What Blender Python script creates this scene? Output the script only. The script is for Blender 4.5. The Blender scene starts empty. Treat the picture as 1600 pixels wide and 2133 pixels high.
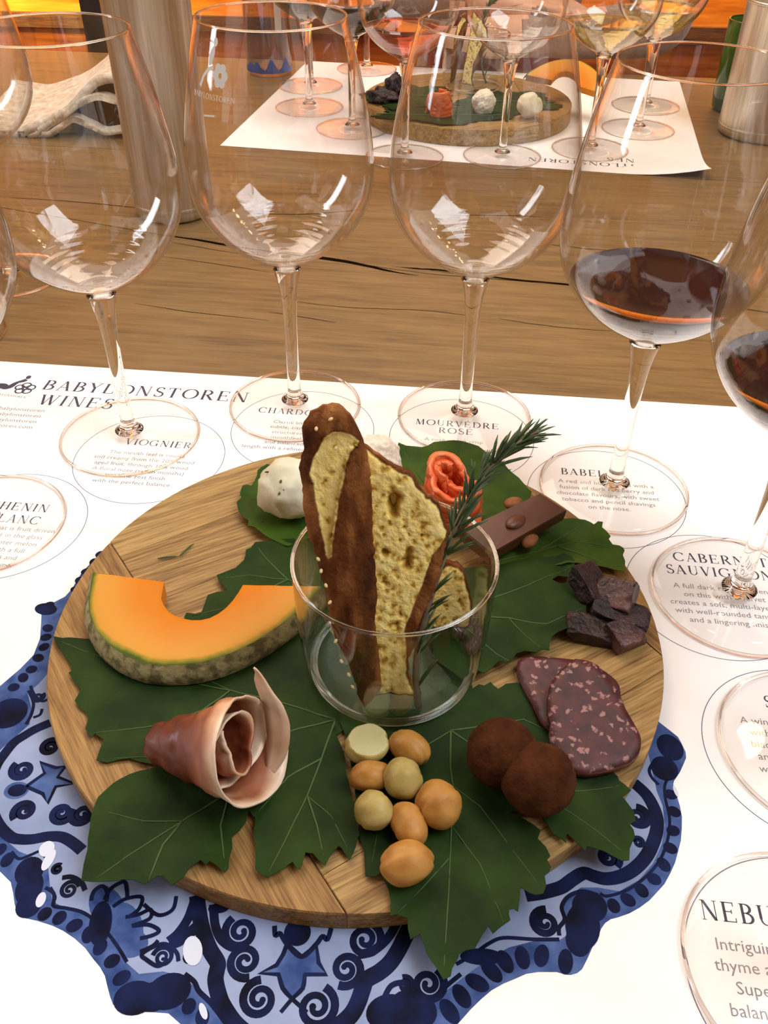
import bpy, bmesh, math, random
from mathutils import Vector, Matrix, noise
from mathutils.geometry import delaunay_2d_cdt

# ------------------------------------------------------------------ camera, world, light, exposure
scene = bpy.context.scene
COL = scene.collection
random.seed(7)

cam_data = bpy.data.cameras.new('camera')
cam = bpy.data.objects.new('camera', cam_data)
COL.objects.link(cam)
cam_data.sensor_fit = 'HORIZONTAL'
cam_data.sensor_width = 36.0
cam_data.lens = 41.411
cam_data.clip_start = 0.01
cam.matrix_world = Matrix(((0.999905, -0.013775, 0.0, 0.0),
                           (0.008750, 0.635094, -0.772386, 0.0),
                           (0.010640, 0.772312, 0.635154, 0.33122),
                           (0, 0, 0, 1)))
scene.camera = cam

world = bpy.data.worlds.new('world')
scene.world = world
world.use_nodes = True
world.node_tree.nodes['Background'].inputs[0].default_value = (1.0, 0.86, 0.72, 1)
world.node_tree.nodes['Background'].inputs[1].default_value = 0.22

def area(name, loc, target, sx, sy, power, color):
    d = bpy.data.lights.new(name, 'AREA')
    d.shape = 'RECTANGLE'; d.size = sx; d.size_y = sy
    d.energy = power; d.color = color
    o = bpy.data.objects.new(name, d); COL.objects.link(o)
    o.location = loc
    o.rotation_euler = (Vector(target) - Vector(loc)).to_track_quat('-Z', 'Y').to_euler()
    return o

area('ceiling_panel_light', (-0.30, 1.45, 1.50), (0.0, 0.45, 0), 1.5, 1.0, 25, (1.0, 0.81, 0.65))
area('skylight_light', (0.90, 0.15, 1.40), (0.05, 0.33, 0), 0.9, 1.1, 20, (0.86, 0.94, 1.0))
area('window_light', (-1.45, 0.45, 0.80), (0.0, 0.45, 0.1), 0.22, 1.1, 8, (0.85, 0.93, 1.0))
area('bench_fill_light', (-0.1, 1.97, 0.36), (-0.1, 2.12, -0.05), 3.0, 0.06, 14, (1.0, 0.68, 0.26))  # added wide strip to brighten the bench back, no real fitting
area('wall_lamp_light', (-0.80, 1.98, 0.16), (-0.80, 2.12, -0.02), 0.35, 0.05, 3.5, (1.0, 0.74, 0.30))

scene.view_settings.view_transform = 'Standard'
scene.view_settings.look = 'None'
scene.view_settings.gamma = 1.0
scene.view_settings.use_curve_mapping = False
scene.view_settings.exposure = 0.36
scene.cycles.max_bounces = 14
scene.cycles.transparent_max_bounces = 40
scene.cycles.transmission_bounces = 12
scene.cycles.glossy_bounces = 6
scene.cycles.diffuse_bounces = 4
scene.cycles.sample_clamp_indirect = 6.0
scene.cycles.use_denoising = True

# ------------------------------------------------------------------ materials
def new_mat(name):
    m = bpy.data.materials.new(name); m.use_nodes = True
    nt = m.node_tree
    for n in list(nt.nodes): nt.nodes.remove(n)
    out = nt.nodes.new('ShaderNodeOutputMaterial')
    return m, nt, out

def srgb(r, g, b):
    f = lambda c: ((c/255+0.055)/1.055)**2.4 if c > 10 else c/255/12.92
    return (f(r), f(g), f(b), 1)

def simple(name, c1, c2=None, rough=0.6, scale=60, detail=4, bump=0.0, bscale=None, spec=0.4, metal=0.0, sub=0.0, dist=0.0, stretch=None, rot=0.0, sheen=0.0, coat=0.0, lo=0.35, hi=0.65, bdist=0.001):
    m, nt, out = new_mat(name)
    p = nt.nodes.new('ShaderNodeBsdfPrincipled')
    nt.links.new(p.outputs[0], out.inputs[0])
    p.inputs['Roughness'].default_value = rough
    p.inputs['Specular IOR Level'].default_value = spec
    p.inputs['Metallic'].default_value = metal
    if sub:
        p.inputs['Subsurface Weight'].default_value = sub
        p.inputs['Subsurface Radius'].default_value = (0.004, 0.002, 0.001)
    if sheen: p.inputs['Sheen Weight'].default_value = sheen
    if coat: p.inputs['Coat Weight'].default_value = coat
    tc = nt.nodes.new('ShaderNodeTexCoord')
    mp = nt.nodes.new('ShaderNodeMapping')
    nt.links.new(tc.outputs['Object'], mp.inputs[0])
    if stretch: mp.inputs['Scale'].default_value = stretch
    mp.inputs['Rotation'].default_value = (0, 0, rot)
    nz = nt.nodes.new('ShaderNodeTexNoise')
    nz.inputs['Scale'].default_value = scale; nz.inputs['Detail'].default_value = detail
    nz.inputs['Distortion'].default_value = dist
    nt.links.new(mp.outputs[0], nz.inputs['Vector'])
    if c2 is not None:
        cr = nt.nodes.new('ShaderNodeValToRGB')
        cr.color_ramp.elements[0].position = lo; cr.color_ramp.elements[0].color = c1
        cr.color_ramp.elements[1].position = hi; cr.color_ramp.elements[1].color = c2
        nt.links.new(nz.outputs['Fac'], cr.inputs[0])
        nt.links.new(cr.outputs[0], p.inputs['Base Color'])
    else:
        p.inputs['Base Color'].default_value = c1
    if bump:
        n2 = nz
        if bscale:
            n2 = nt.nodes.new('ShaderNodeTexNoise')
            n2.inputs['Scale'].default_value = bscale; n2.inputs['Detail'].default_value = 4
            nt.links.new(mp.outputs[0], n2.inputs['Vector'])
        b = nt.nodes.new('ShaderNodeBump')
        b.inputs['Strength'].default_value = bump; b.inputs['Distance'].default_value = bdist
        nt.links.new(n2.outputs['Fac'], b.inputs['Height'])
        nt.links.new(b.outputs[0], p.inputs['Normal'])
    return m

def thin_glass(name, tint=(1, 1, 1, 1), ior=1.45, boost=1.0, rough=0.0):
    m, nt, out = new_mat(name)
    fr = nt.nodes.new('ShaderNodeFresnel')
    ge = nt.nodes.new('ShaderNodeNewGeometry')          # the inner wall reflects like the outer one
    mr = nt.nodes.new('ShaderNodeMapRange'); mr.inputs[3].default_value = ior; mr.inputs[4].default_value = 1/ior
    nt.links.new(ge.outputs['Backfacing'], mr.inputs[0]); nt.links.new(mr.outputs[0], fr.inputs[0])
    tr = nt.nodes.new('ShaderNodeBsdfTransparent'); tr.inputs[0].default_value = tint
    gl = nt.nodes.new('ShaderNodeBsdfGlossy'); gl.inputs['Roughness'].default_value = rough
    mx = nt.nodes.new('ShaderNodeMixShader')
    mu = nt.nodes.new('ShaderNodeMath'); mu.operation = 'MULTIPLY'; mu.use_clamp = True
    mu.inputs[1].default_value = boost
    nt.links.new(fr.outputs[0], mu.inputs[0])
    nt.links.new(mu.outputs[0], mx.inputs[0]); nt.links.new(tr.outputs[0], mx.inputs[1])
    nt.links.new(gl.outputs[0], mx.inputs[2]); nt.links.new(mx.outputs[0], out.inputs[0])
    return m

def solid_glass(name, tint=(1, 1, 1, 1), ior=1.5):
    m, nt, out = new_mat(name)
    g = nt.nodes.new('ShaderNodeBsdfGlass'); g.inputs['Color'].default_value = tint
    g.inputs['IOR'].default_value = ior; g.inputs['Roughness'].default_value = 0.0
    nt.links.new(g.outputs[0], out.inputs[0])
    return m

def emit(name, c, s):
    m, nt, out = new_mat(name)
    e = nt.nodes.new('ShaderNodeEmission'); e.inputs[0].default_value = c; e.inputs[1].default_value = s
    nt.links.new(e.outputs[0], out.inputs[0])
    return m

def wood(name, dark, mid, light, rot, fine=1.0, rough=0.5, streak=(4, 60, 60), bump=0.25, rings=1.0):
    """grain runs along local x after rotating by rot"""
    m, nt, out = new_mat(name)
    p = nt.nodes.new('ShaderNodeBsdfPrincipled'); nt.links.new(p.outputs[0], out.inputs[0])
    p.inputs['Roughness'].default_value = rough
    p.inputs['Specular IOR Level'].default_value = 0.35
    tc = nt.nodes.new('ShaderNodeTexCoord')
    mr = nt.nodes.new('ShaderNodeMapping'); mr.inputs['Rotation'].default_value = (0, 0, -rot)
    nt.links.new(tc.outputs['Object'], mr.inputs[0])
    oi = nt.nodes.new('ShaderNodeObjectInfo')
    ad = nt.nodes.new('ShaderNodeVectorMath'); ad.operation = 'MULTIPLY_ADD'
    ad.inputs[1].default_value = (5, 3, 1)
    nt.links.new(oi.outputs['Random'], ad.inputs[0])
    nt.links.new(mr.outputs[0], ad.inputs[2])
    ad.inputs[1].default_value = (7.0, 7.0, 7.0)
    ms = nt.nodes.new('ShaderNodeMapping'); ms.inputs['Scale'].default_value = streak
    nt.links.new(ad.outputs[0], ms.inputs[0])
    n1 = nt.nodes.new('ShaderNodeTexNoise'); n1.inputs['Scale'].default_value = 1.6*fine
    n1.inputs['Detail'].default_value = 6; n1.inputs['Distortion'].default_value = 0.6
    nt.links.new(ms.outputs[0], n1.inputs['Vector'])
    n2 = nt.nodes.new('ShaderNodeTexNoise'); n2.inputs['Scale'].default_value = 7*fine
    n2.inputs['Detail'].default_value = 5
    nt.links.new(ms.outputs[0], n2.inputs['Vector'])
    n3 = nt.nodes.new('ShaderNodeTexNoise'); n3.inputs['Scale'].default_value = 9
    n3.inputs['Detail'].default_value = 3
    nt.links.new(ad.outputs[0], n3.inputs['Vector'])
    a1 = nt.nodes.new('ShaderNodeMath'); a1.operation = 'MULTIPLY_ADD'; a1.inputs[1].default_value = 0.5
    nt.links.new(n2.outputs['Fac'], a1.inputs[0])
    h1 = nt.nodes.new('ShaderNodeMath'); h1.operation = 'MULTIPLY'; h1.inputs[1].default_value = 0.5*rings
    nt.links.new(n1.outputs['Fac'], h1.inputs[0]); nt.links.new(h1.outputs[0], a1.inputs[2])
    a2 = nt.nodes.new('ShaderNodeMath'); a2.operation = 'MULTIPLY_ADD'; a2.inputs[1].default_value = 0.22
    nt.links.new(n3.outputs['Fac'], a2.inputs[0]); nt.links.new(a1.outputs[0], a2.inputs[2])
    cr = nt.nodes.new('ShaderNodeValToRGB')
    e = cr.color_ramp.elements
    e[0].position = 0.42; e[0].color = dark
    e[1].position = 0.74; e[1].color = light
    x = e.new(0.57); x.color = mid
    nt.links.new(a2.outputs[0], cr.inputs[0])
    nt.links.new(cr.outputs[0], p.inputs['Base Color'])
    b = nt.nodes.new('ShaderNodeBump'); b.inputs['Strength'].default_value = bump
    b.inputs['Distance'].default_value = 0.0006
    nt.links.new(n2.outputs['Fac'], b.inputs['Height']); nt.links.new(b.outputs[0], p.inputs['Normal'])
    return m

M = {}
M['table'] = wood('table_oak', srgb(92, 68, 37), srgb(115, 87, 48), srgb(130, 101, 58), -0.11, fine=1.0, rough=0.5, streak=(5, 60, 60), bump=0.12)
M['field'] = wood('board_oak', srgb(84, 58, 26), srgb(142, 109, 60), srgb(178, 146, 90), math.radians(30), fine=1.5, rough=0.55, streak=(6, 110, 110))
M['endp'] = wood('board_oak_end', srgb(82, 54, 22), srgb(136, 99, 51), srgb(168, 132, 76), math.radians(-57), fine=1.5, rough=0.55, streak=(6, 110, 110))
M['dark_wood'] = wood('walnut', srgb(50, 28, 14), srgb(82, 50, 28), srgb(104, 70, 42), 0, rough=0.6, streak=(5, 60, 60))
M['paper'] = simple('placemat_paper', srgb(246, 243, 240), srgb(250, 248, 246), rough=0.55, scale=30, spec=0.25)
M['ink'] = simple('print_ink', srgb(58, 56, 78), srgb(70, 66, 86), rough=0.7, scale=90)
M['ink_grey'] = simple('print_ink_grey', srgb(140, 134, 138), srgb(152, 146, 150), rough=0.7, scale=90)
M['ink_circle'] = simple('print_ink_circle', srgb(112, 112, 134), rough=0.7)
M['blue_pale'] = simple('print_pale_blue', srgb(122, 138, 174), srgb(156, 170, 202), rough=0.7, scale=22, detail=5, spec=0.1)
M['blue_mid'] = simple('print_mid_blue', srgb(46, 66, 120), srgb(82, 106, 158), rough=0.7, scale=90, detail=5, spec=0.1)
M['blue_navy'] = simple('print_navy', srgb(8, 10, 30), srgb(20, 32, 74), rough=0.7, scale=70, detail=5, spec=0.1)
M['white_print'] = simple('print_white', srgb(206, 214, 228), rough=0.7, spec=0.1)
M['thin'] = thin_glass('wine_glass_clear', (0.992, 0.992, 0.990, 1), 1.5, 1.3)
M['foot'] = thin_glass('wine_glass_foot', (0.998, 0.992, 0.985, 1), 1.32, 1.0)
M['foot_rim'] = solid_glass('wine_glass_foot_rim', (1.0, 0.965, 0.94, 1))
M['stem'] = solid_glass('wine_glass_stem', (1, 0.99, 0.97, 1))
M['etch'] = simple('etched_white', srgb(235, 232, 226), rough=0.9)
M['red_wine'] = simple('red_wine', srgb(46, 10, 16), srgb(30, 6, 12), rough=0.03, spec=0.6, scale=30)
M['rose_wine'] = thin_glass('rose_wine', (1.0, 0.62, 0.50, 1), 1.33)
M['white_wine'] = thin_glass('white_wine', (1.0, 0.93, 0.66, 1), 1.33)
M['tumbler'] = thin_glass('tumbler_clear', (0.96, 0.975, 0.97, 1), 1.50, 1.4)
M['tumbler_base'] = thin_glass('tumbler_base', (0.97, 0.985, 0.98, 1), 1.40, 0.25)
M['steel'] = simple('brushed_steel', srgb(222, 212, 196), srgb(196, 184, 166), rough=0.40, metal=1.0, scale=40, stretch=(8, 8, 0.4))
M['green_glass'] = simple('green_bottle_glass', srgb(38, 66, 22), srgb(60, 96, 30), rough=0.1, spec=0.6, scale=10)
M['bottle_glass'] = thin_glass('water_bottle_glass', (0.80, 0.82, 0.90, 1), 1.5)
M['bottle_blue'] = simple('blue_label', srgb(36, 58, 128), srgb(60, 92, 168), rough=0.3, scale=40)
M['label_white'] = simple('bottle_label', srgb(232, 230, 226), rough=0.6)
M['towel'] = simple('woven_towel', srgb(196, 172, 140), srgb(236, 222, 198), rough=0.95, scale=110, bump=0.9, bscale=240, sheen=0.3)
M['towel_shade'] = simple('woven_towel_shade', srgb(44, 32, 24), srgb(64, 48, 36), rough=0.95, scale=120, bump=0.5)  # dark tone painted for the shaded gaps between the folds
M['bench_orange'] = wood('bench_orange', srgb(164, 86, 22), srgb(206, 116, 34), srgb(228, 142, 50), 0, rough=0.3, streak=(2, 20, 20), bump=0.1)
M['bench_brown'] = wood('bench_brown', srgb(92, 44, 16), srgb(124, 66, 28), srgb(150, 86, 40), 0, rough=0.4, streak=(2, 20, 20), bump=0.1)
M['wall'] = simple('warm_plaster', srgb(196, 150, 104), srgb(210, 166, 120), rough=0.9, scale=4)
M['floor'] = simple('floor_stone', srgb(120, 100, 84), srgb(142, 122, 102), rough=0.8, scale=6)
M['black'] = simple('black_paint', srgb(34, 26, 20), srgb(46, 36, 28), rough=0.6, scale=30)
M['crack'] = simple('crack_dark', srgb(16, 11, 7), srgb(26, 18, 12), rough=1.0, scale=80, spec=0.0)

# ------------------------------------------------------------------ mesh helpers
def link(o): COL.objects.link(o); return o

def mesh_obj(name, verts, faces, mats, parent=None, smooth=True, fmat=None, loc=None):
    me = bpy.data.meshes.new(name)
    me.from_pydata([tuple(v) for v in verts], [], [tuple(f) for f in faces])
    if not isinstance(mats, (list, tuple)): mats = [mats]
    for m in mats: me.materials.append(M[m] if isinstance(m, str) else m)
    if fmat is not None:
        for p, k in zip(me.polygons, fmat): p.material_index = k
    if smooth:
        for p in me.polygons: p.use_smooth = True
    me.update()
    o = link(bpy.data.objects.new(name, me))
    if loc is not None: o.location = loc
    if parent is not None: o.parent = parent
    return o

def tag(o, label, cat, group=None):
    o['label'] = label; o['category'] = cat
    if group: o['group'] = group
    return o

def thing(name, label, cat, loc=(0, 0, 0), rz=0.0, group=None):
    o = link(bpy.data.objects.new(name, None))
    o.empty_display_size = 0.02
    o.location = loc; o.rotation_euler = (0, 0, rz)
    return tag(o, label, cat, group)

def struct(o): o['kind'] = 'structure'; return o

def fix_normals(o):
    bm = bmesh.new(); bm.from_mesh(o.data)
    bmesh.ops.recalc_face_normals(bm, faces=bm.faces); bm.to_mesh(o.data); bm.free(); return o

def lathe(profile, seg=64, close_ends=True):
    """profile list of (r,z); returns verts, faces"""
    V = []; Fc = []; rings = []
    for r, z in profile:
        if r < 1e-6:
            rings.append([len(V)]); V.append((0, 0, z))
        else:
            rings.append(list(range(len(V), len(V)+seg)))
            for i in range(seg):
                a = 2*math.pi*i/seg
                V.append((r*math.cos(a), r*math.sin(a), z))
    for A, B in zip(rings[:-1], rings[1:]):
        if len(A) == 1 and len(B) == 1: continue
        for i in range(seg):
            j = (i+1) % seg
            if len(A) == 1: Fc.append((A[0], B[j], B[i]))
            elif len(B) == 1: Fc.append((A[i], A[j], B[0]))
            else: Fc.append((A[i], A[j], B[j], B[i]))
    return V, Fc

def smooth_profile(pts, n=6):
    """Catmull-Rom through the profile points"""
    out = []
    P = [pts[0]] + list(pts) + [pts[-1]]
    for i in range(1, len(P)-2):
        p0, p1, p2, p3 = P[i-1], P[i], P[i+1], P[i+2]
        for k in range(n):
            t = k/n
            out.append(tuple(0.5*((2*p1[d]) + (-p0[d]+p2[d])*t + (2*p0[d]-5*p1[d]+4*p2[d]-p3[d])*t*t + (-p0[d]+3*p1[d]-3*p2[d]+p3[d])*t**3) for d in range(len(p1))))
    out.append(tuple(pts[-1]))
    return out

def tube(pts, radii, seg=10, cap=True):
    pts = [Vector(p) for p in pts]
    if not isinstance(radii, (list, tuple)): radii = [radii]*len(pts)
    V = []; Fc = []
    up = None
    for i, p in enumerate(pts):
        t = (pts[min(i+1, len(pts)-1)] - pts[max(i-1, 0)]).normalized()
        if up is None:
            up = t.orthogonal().normalized()
        up = (up - t*up.dot(t)).normalized()
        b = t.cross(up)
        for k in range(seg):
            a = 2*math.pi*k/seg
            V.append(p + (up*math.cos(a) + b*math.sin(a))*radii[i])
    n = len(pts)
    for i in range(n-1):
        for k in range(seg):
            l = (k+1) % seg
            Fc.append((i*seg+k, i*seg+l, (i+1)*seg+l, (i+1)*seg+k))
    if cap:
        Fc.append(tuple(reversed(range(seg)))); Fc.append(tuple(range((n-1)*seg, n*seg)))
    return V, Fc

def box(x0, x1, y0, y1, z0, z1):
    V = [(x0, y0, z0), (x1, y0, z0), (x1, y1, z0), (x0, y1, z0), (x0, y0, z1), (x1, y0, z1), (x1, y1, z1), (x0, y1, z1)]
    return V, [(3, 2, 1, 0), (4, 5, 6, 7), (0, 1, 5, 4), (1, 2, 6, 5), (2, 3, 7, 6), (3, 0, 4, 7)]

def merge(*parts, dz=0.0):
    V = []; Fc = []
    for k, (v, f) in enumerate(parts):
        o = len(V); V += [(q[0], q[1], q[2]+k*dz) for q in v] if dz else list(v); Fc += [tuple(i+o for i in q) for q in f]
    return V, Fc

def inside(p, poly):
    x, y = p; c = False; j = len(poly)-1
    for i in range(len(poly)):
        xi, yi = poly[i]; xj, yj = poly[j]
        if (yi > y) != (yj > y) and x < (xj-xi)*(y-yi)/(yj-yi)+xi: c = not c
        j = i
    return c

def edge_dist(p, poly, closed=True):
    best = 1e9; px, py = p; n = len(poly)
    for i in range(n if closed else n-1):
        ax, ay = poly[i]; bx, by = poly[(i+1) % n]
        dx, dy = bx-ax, by-ay; L = dx*dx+dy*dy
        t = 0 if L < 1e-14 else max(0, min(1, ((px-ax)*dx+(py-ay)*dy)/L))
        d = math.hypot(px-ax-t*dx, py-ay-t*dy)
        if d < best: best = d
    return best

def resample(poly, step, closed=True):
    out = []; n = len(poly)
    for i in range(n if closed else n-1):
        a = poly[i]; b = poly[(i+1) % n]
        L = math.dist(a, b); k = max(1, int(L/step))
        for j in range(k): out.append(tuple(a[d]+(b[d]-a[d])*j/k for d in range(len(a))))
    if not closed: out.append(poly[-1])
    return out

def area2(poly): return sum(poly[i][0]*poly[(i+1) % len(poly)][1]-poly[(i+1) % len(poly)][0]*poly[i][1] for i in range(len(poly)))

def tri_fill(poly, step=None, jitter=0.25):
    """constrained triangulation of a polygon with interior points; returns verts2d, tris, n_boundary"""
    if area2(poly) < 0: poly = list(reversed(poly))
    pts = [Vector(p) for p in poly]; n = len(pts)
    edges = [(i, (i+1) % n) for i in range(n)]
    if step:
        xs = [p[0] for p in poly]; ys = [p[1] for p in poly]
        y = min(ys); row = 0
        while y < max(ys):
            x = min(xs)+(row % 2)*step*0.5
            while x < max(xs):
                q = (x+random.uniform(-jitter, jitter)*step, y+random.uniform(-jitter, jitter)*step)
                if inside(q, poly) and edge_dist(q, poly) > step*0.45: pts.append(Vector(q))
                x += step
            y += step*0.87; row += 1
    r = delaunay_2d_cdt(pts, edges, [list(range(n))], 1, 1e-7)
    V = [tuple(v) for v in r[0]]
    T = []
    for f in r[2]:
        a = V[f[0]]; b = V[f[1]]; c = V[f[2]]
        s = (b[0]-a[0])*(c[1]-a[1])-(c[0]-a[0])*(b[1]-a[1])
        T.append(tuple(f) if s > 0 else tuple(reversed(f)))
    return V, T, poly

def solid_plate(name, poly, ztop, zbot, mats, parent=None, step=None, topmat=0, sidemat=0, smooth=False, shrink=None, bottom_poly=None, sidesteps=1, xf=None, round_edge=0.0):
    """closed solid: top surface z=ztop(x,y) (callable or number), straight sides, bottom z=zbot"""
    V2, T, poly = tri_fill(poly, step)
    ft = ztop if callable(ztop) else (lambda x, y: ztop)
    fb = zbot if callable(zbot) else (lambda x, y: zbot)
    n = len(V2)
    V = [(x, y, ft(x, y)) for x, y in V2] + [(x, y, fb(x, y)) for x, y in V2]
    Fc = list(T) + [tuple(reversed([i+n for i in t])) for t in T]
    fm = [topmat]*len(T) + [sidemat]*len(T)
    cnt = {}
    for t in T:
        for a, b in ((t[0], t[1]), (t[1], t[2]), (t[2], t[0])): cnt[(a, b)] = 1
    for (a, b) in list(cnt):
        if (b, a) not in cnt:
            Fc.append((b, a, a+n, b+n)); fm.append(sidemat)
    if xf: V = [xf(v) for v in V]
    return mesh_obj(name, V, Fc, mats, parent, smooth, fm)

def ico(sub=3):
    bm = bmesh.new(); bmesh.ops.create_icosphere(bm, subdivisions=sub, radius=1.0)
    bm.verts.ensure_lookup_table()
    V = [v.co.copy() for v in bm.verts]; Fc = [tuple(v.index for v in f.verts) for f in bm.faces]
    bm.free(); return V, Fc

def blob(name, loc, radii, mats, parent=None, sub=4, amp=0.05, freq=2.0, seed=0, rot=(0, 0, 0), amp2=0.0, freq2=8.0, flat=None, shape=None):
    V, Fc = ico(sub)
    R = Matrix.Rotation(rot[2], 3, 'Z') @ Matrix.Rotation(rot[1], 3, 'Y') @ Matrix.Rotation(rot[0], 3, 'X')
    out = []
    for v in V:
        d = 1 + amp*noise.noise(v*freq+Vector((seed*3.1, seed*1.7, seed))) + amp2*noise.noise(v*freq2+Vector((seed, 9, seed*2)))
        q = v*d
        if shape: q = shape(q)
        if flat is not None and q.z > flat: q.z = flat+(q.z-flat)*0.08
        out.append(R @ Vector((q.x*radii[0], q.y*radii[1], q.z*radii[2])))
    return mesh_obj(name, out, Fc, mats, parent, True, loc=loc)

def flat_poly(poly, z):
    V2, T, _ = tri_fill(poly)
    return [(x, y, z) for x, y in V2], T

def stroke(pts, w, z, taper=False, seg=None):
    """flat ribbon polyline; w number or list"""
    n = len(pts); V = []; Fc = []
    for i, p in enumerate(pts):
        a = pts[max(0, i-1)]; b = pts[min(n-1, i+1)]
        dx, dy = b[0]-a[0], b[1]-a[1]; L = math.hypot(dx, dy) or 1
        ww = w[i] if isinstance(w, (list, tuple)) else w
        if taper: ww = ww*(0.25+0.75*math.sin(math.pi*min(1, max(0, (i+0.5)/n))))
        nx, ny = -dy/L*ww/2, dx/L*ww/2
        V += [(p[0]+nx, p[1]+ny, z), (p[0]-nx, p[1]-ny, z)]
    for i in range(n-1): Fc.append((2*i, 2*i+1, 2*i+3, 2*i+2))
    return V, Fc

def disc(cx, cy, rx, ry, z, rot=0, n=20):
    V = []
    for i in range(n):
        a = 2*math.pi*i/n
        x, y = rx*math.cos(a), ry*math.sin(a)
        V.append((cx+x*math.cos(rot)-y*math.sin(rot), cy+x*math.sin(rot)+y*math.cos(rot), z))
    return V, [tuple(range(n))]

def ring(cx, cy, r, w, z, n=96):
    V = []; Fc = []
    for i in range(n):
        a = 2*math.pi*i/n
        for k in (r-w/2, r+w/2): V.append((cx+k*math.cos(a), cy+k*math.sin(a), z))
    for i in range(n):
        j = (i+1) % n
        Fc.append((2*i, 2*i+1, 2*j+1, 2*j))
    return V, Fc

# ------------------------------------------------------------------ serif capitals (flat print)
TH, TN, SF = 0.135, 0.045, 0.05   # thick stem, thin stroke, serif height
def _ln(x0, y0, x1, y1, w):
    dx, dy = x1-x0, y1-y0; L = math.hypot(dx, dy); nx, ny = -dy/L*w/2, dx/L*w/2
    if abs(dy) > 0.3*abs(dx):   # flat ends on near-vertical strokes
        h = w/2*L/abs(dy)
        return [(x0-h, y0), (x0+h, y0), (x1+h, y1), (x1-h, y1)]
    return [(x0+nx, y0+ny), (x0-nx, y0-ny), (x1-nx, y1-ny), (x1+nx, y1+ny)]
def _sf(x, y, w=0.26, up=True):
    h = TN*0.8
    return [(x-w/2, y), (x+w/2, y), (x+w/2, y+h), (x-w/2, y+h)] if up else [(x-w/2, y-h), (x+w/2, y-h), (x+w/2, y), (x-w/2, y)]
def _arc(cx, cy, rx, ry, a0, a1, wh, wv, n=14):
    """bowl: stroke width wv at the sides and wh at top and bottom; a list of quads"""
    out = []; P = []
    for i in range(n+1):
        a = math.radians(a0+(a1-a0)*i/n)
        w = wh+(wv-wh)*abs(math.cos(a))
        c, s = math.cos(a), math.sin(a)
        P.append(((cx+(rx-w/2)*c, cy+(ry-w/2)*s), (cx+(rx+w/2)*c, cy+(ry+w/2)*s)))
    for a, b in zip(P[:-1], P[1:]): out.append([a[0], a[1], b[1], b[0]])
    return out
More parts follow.
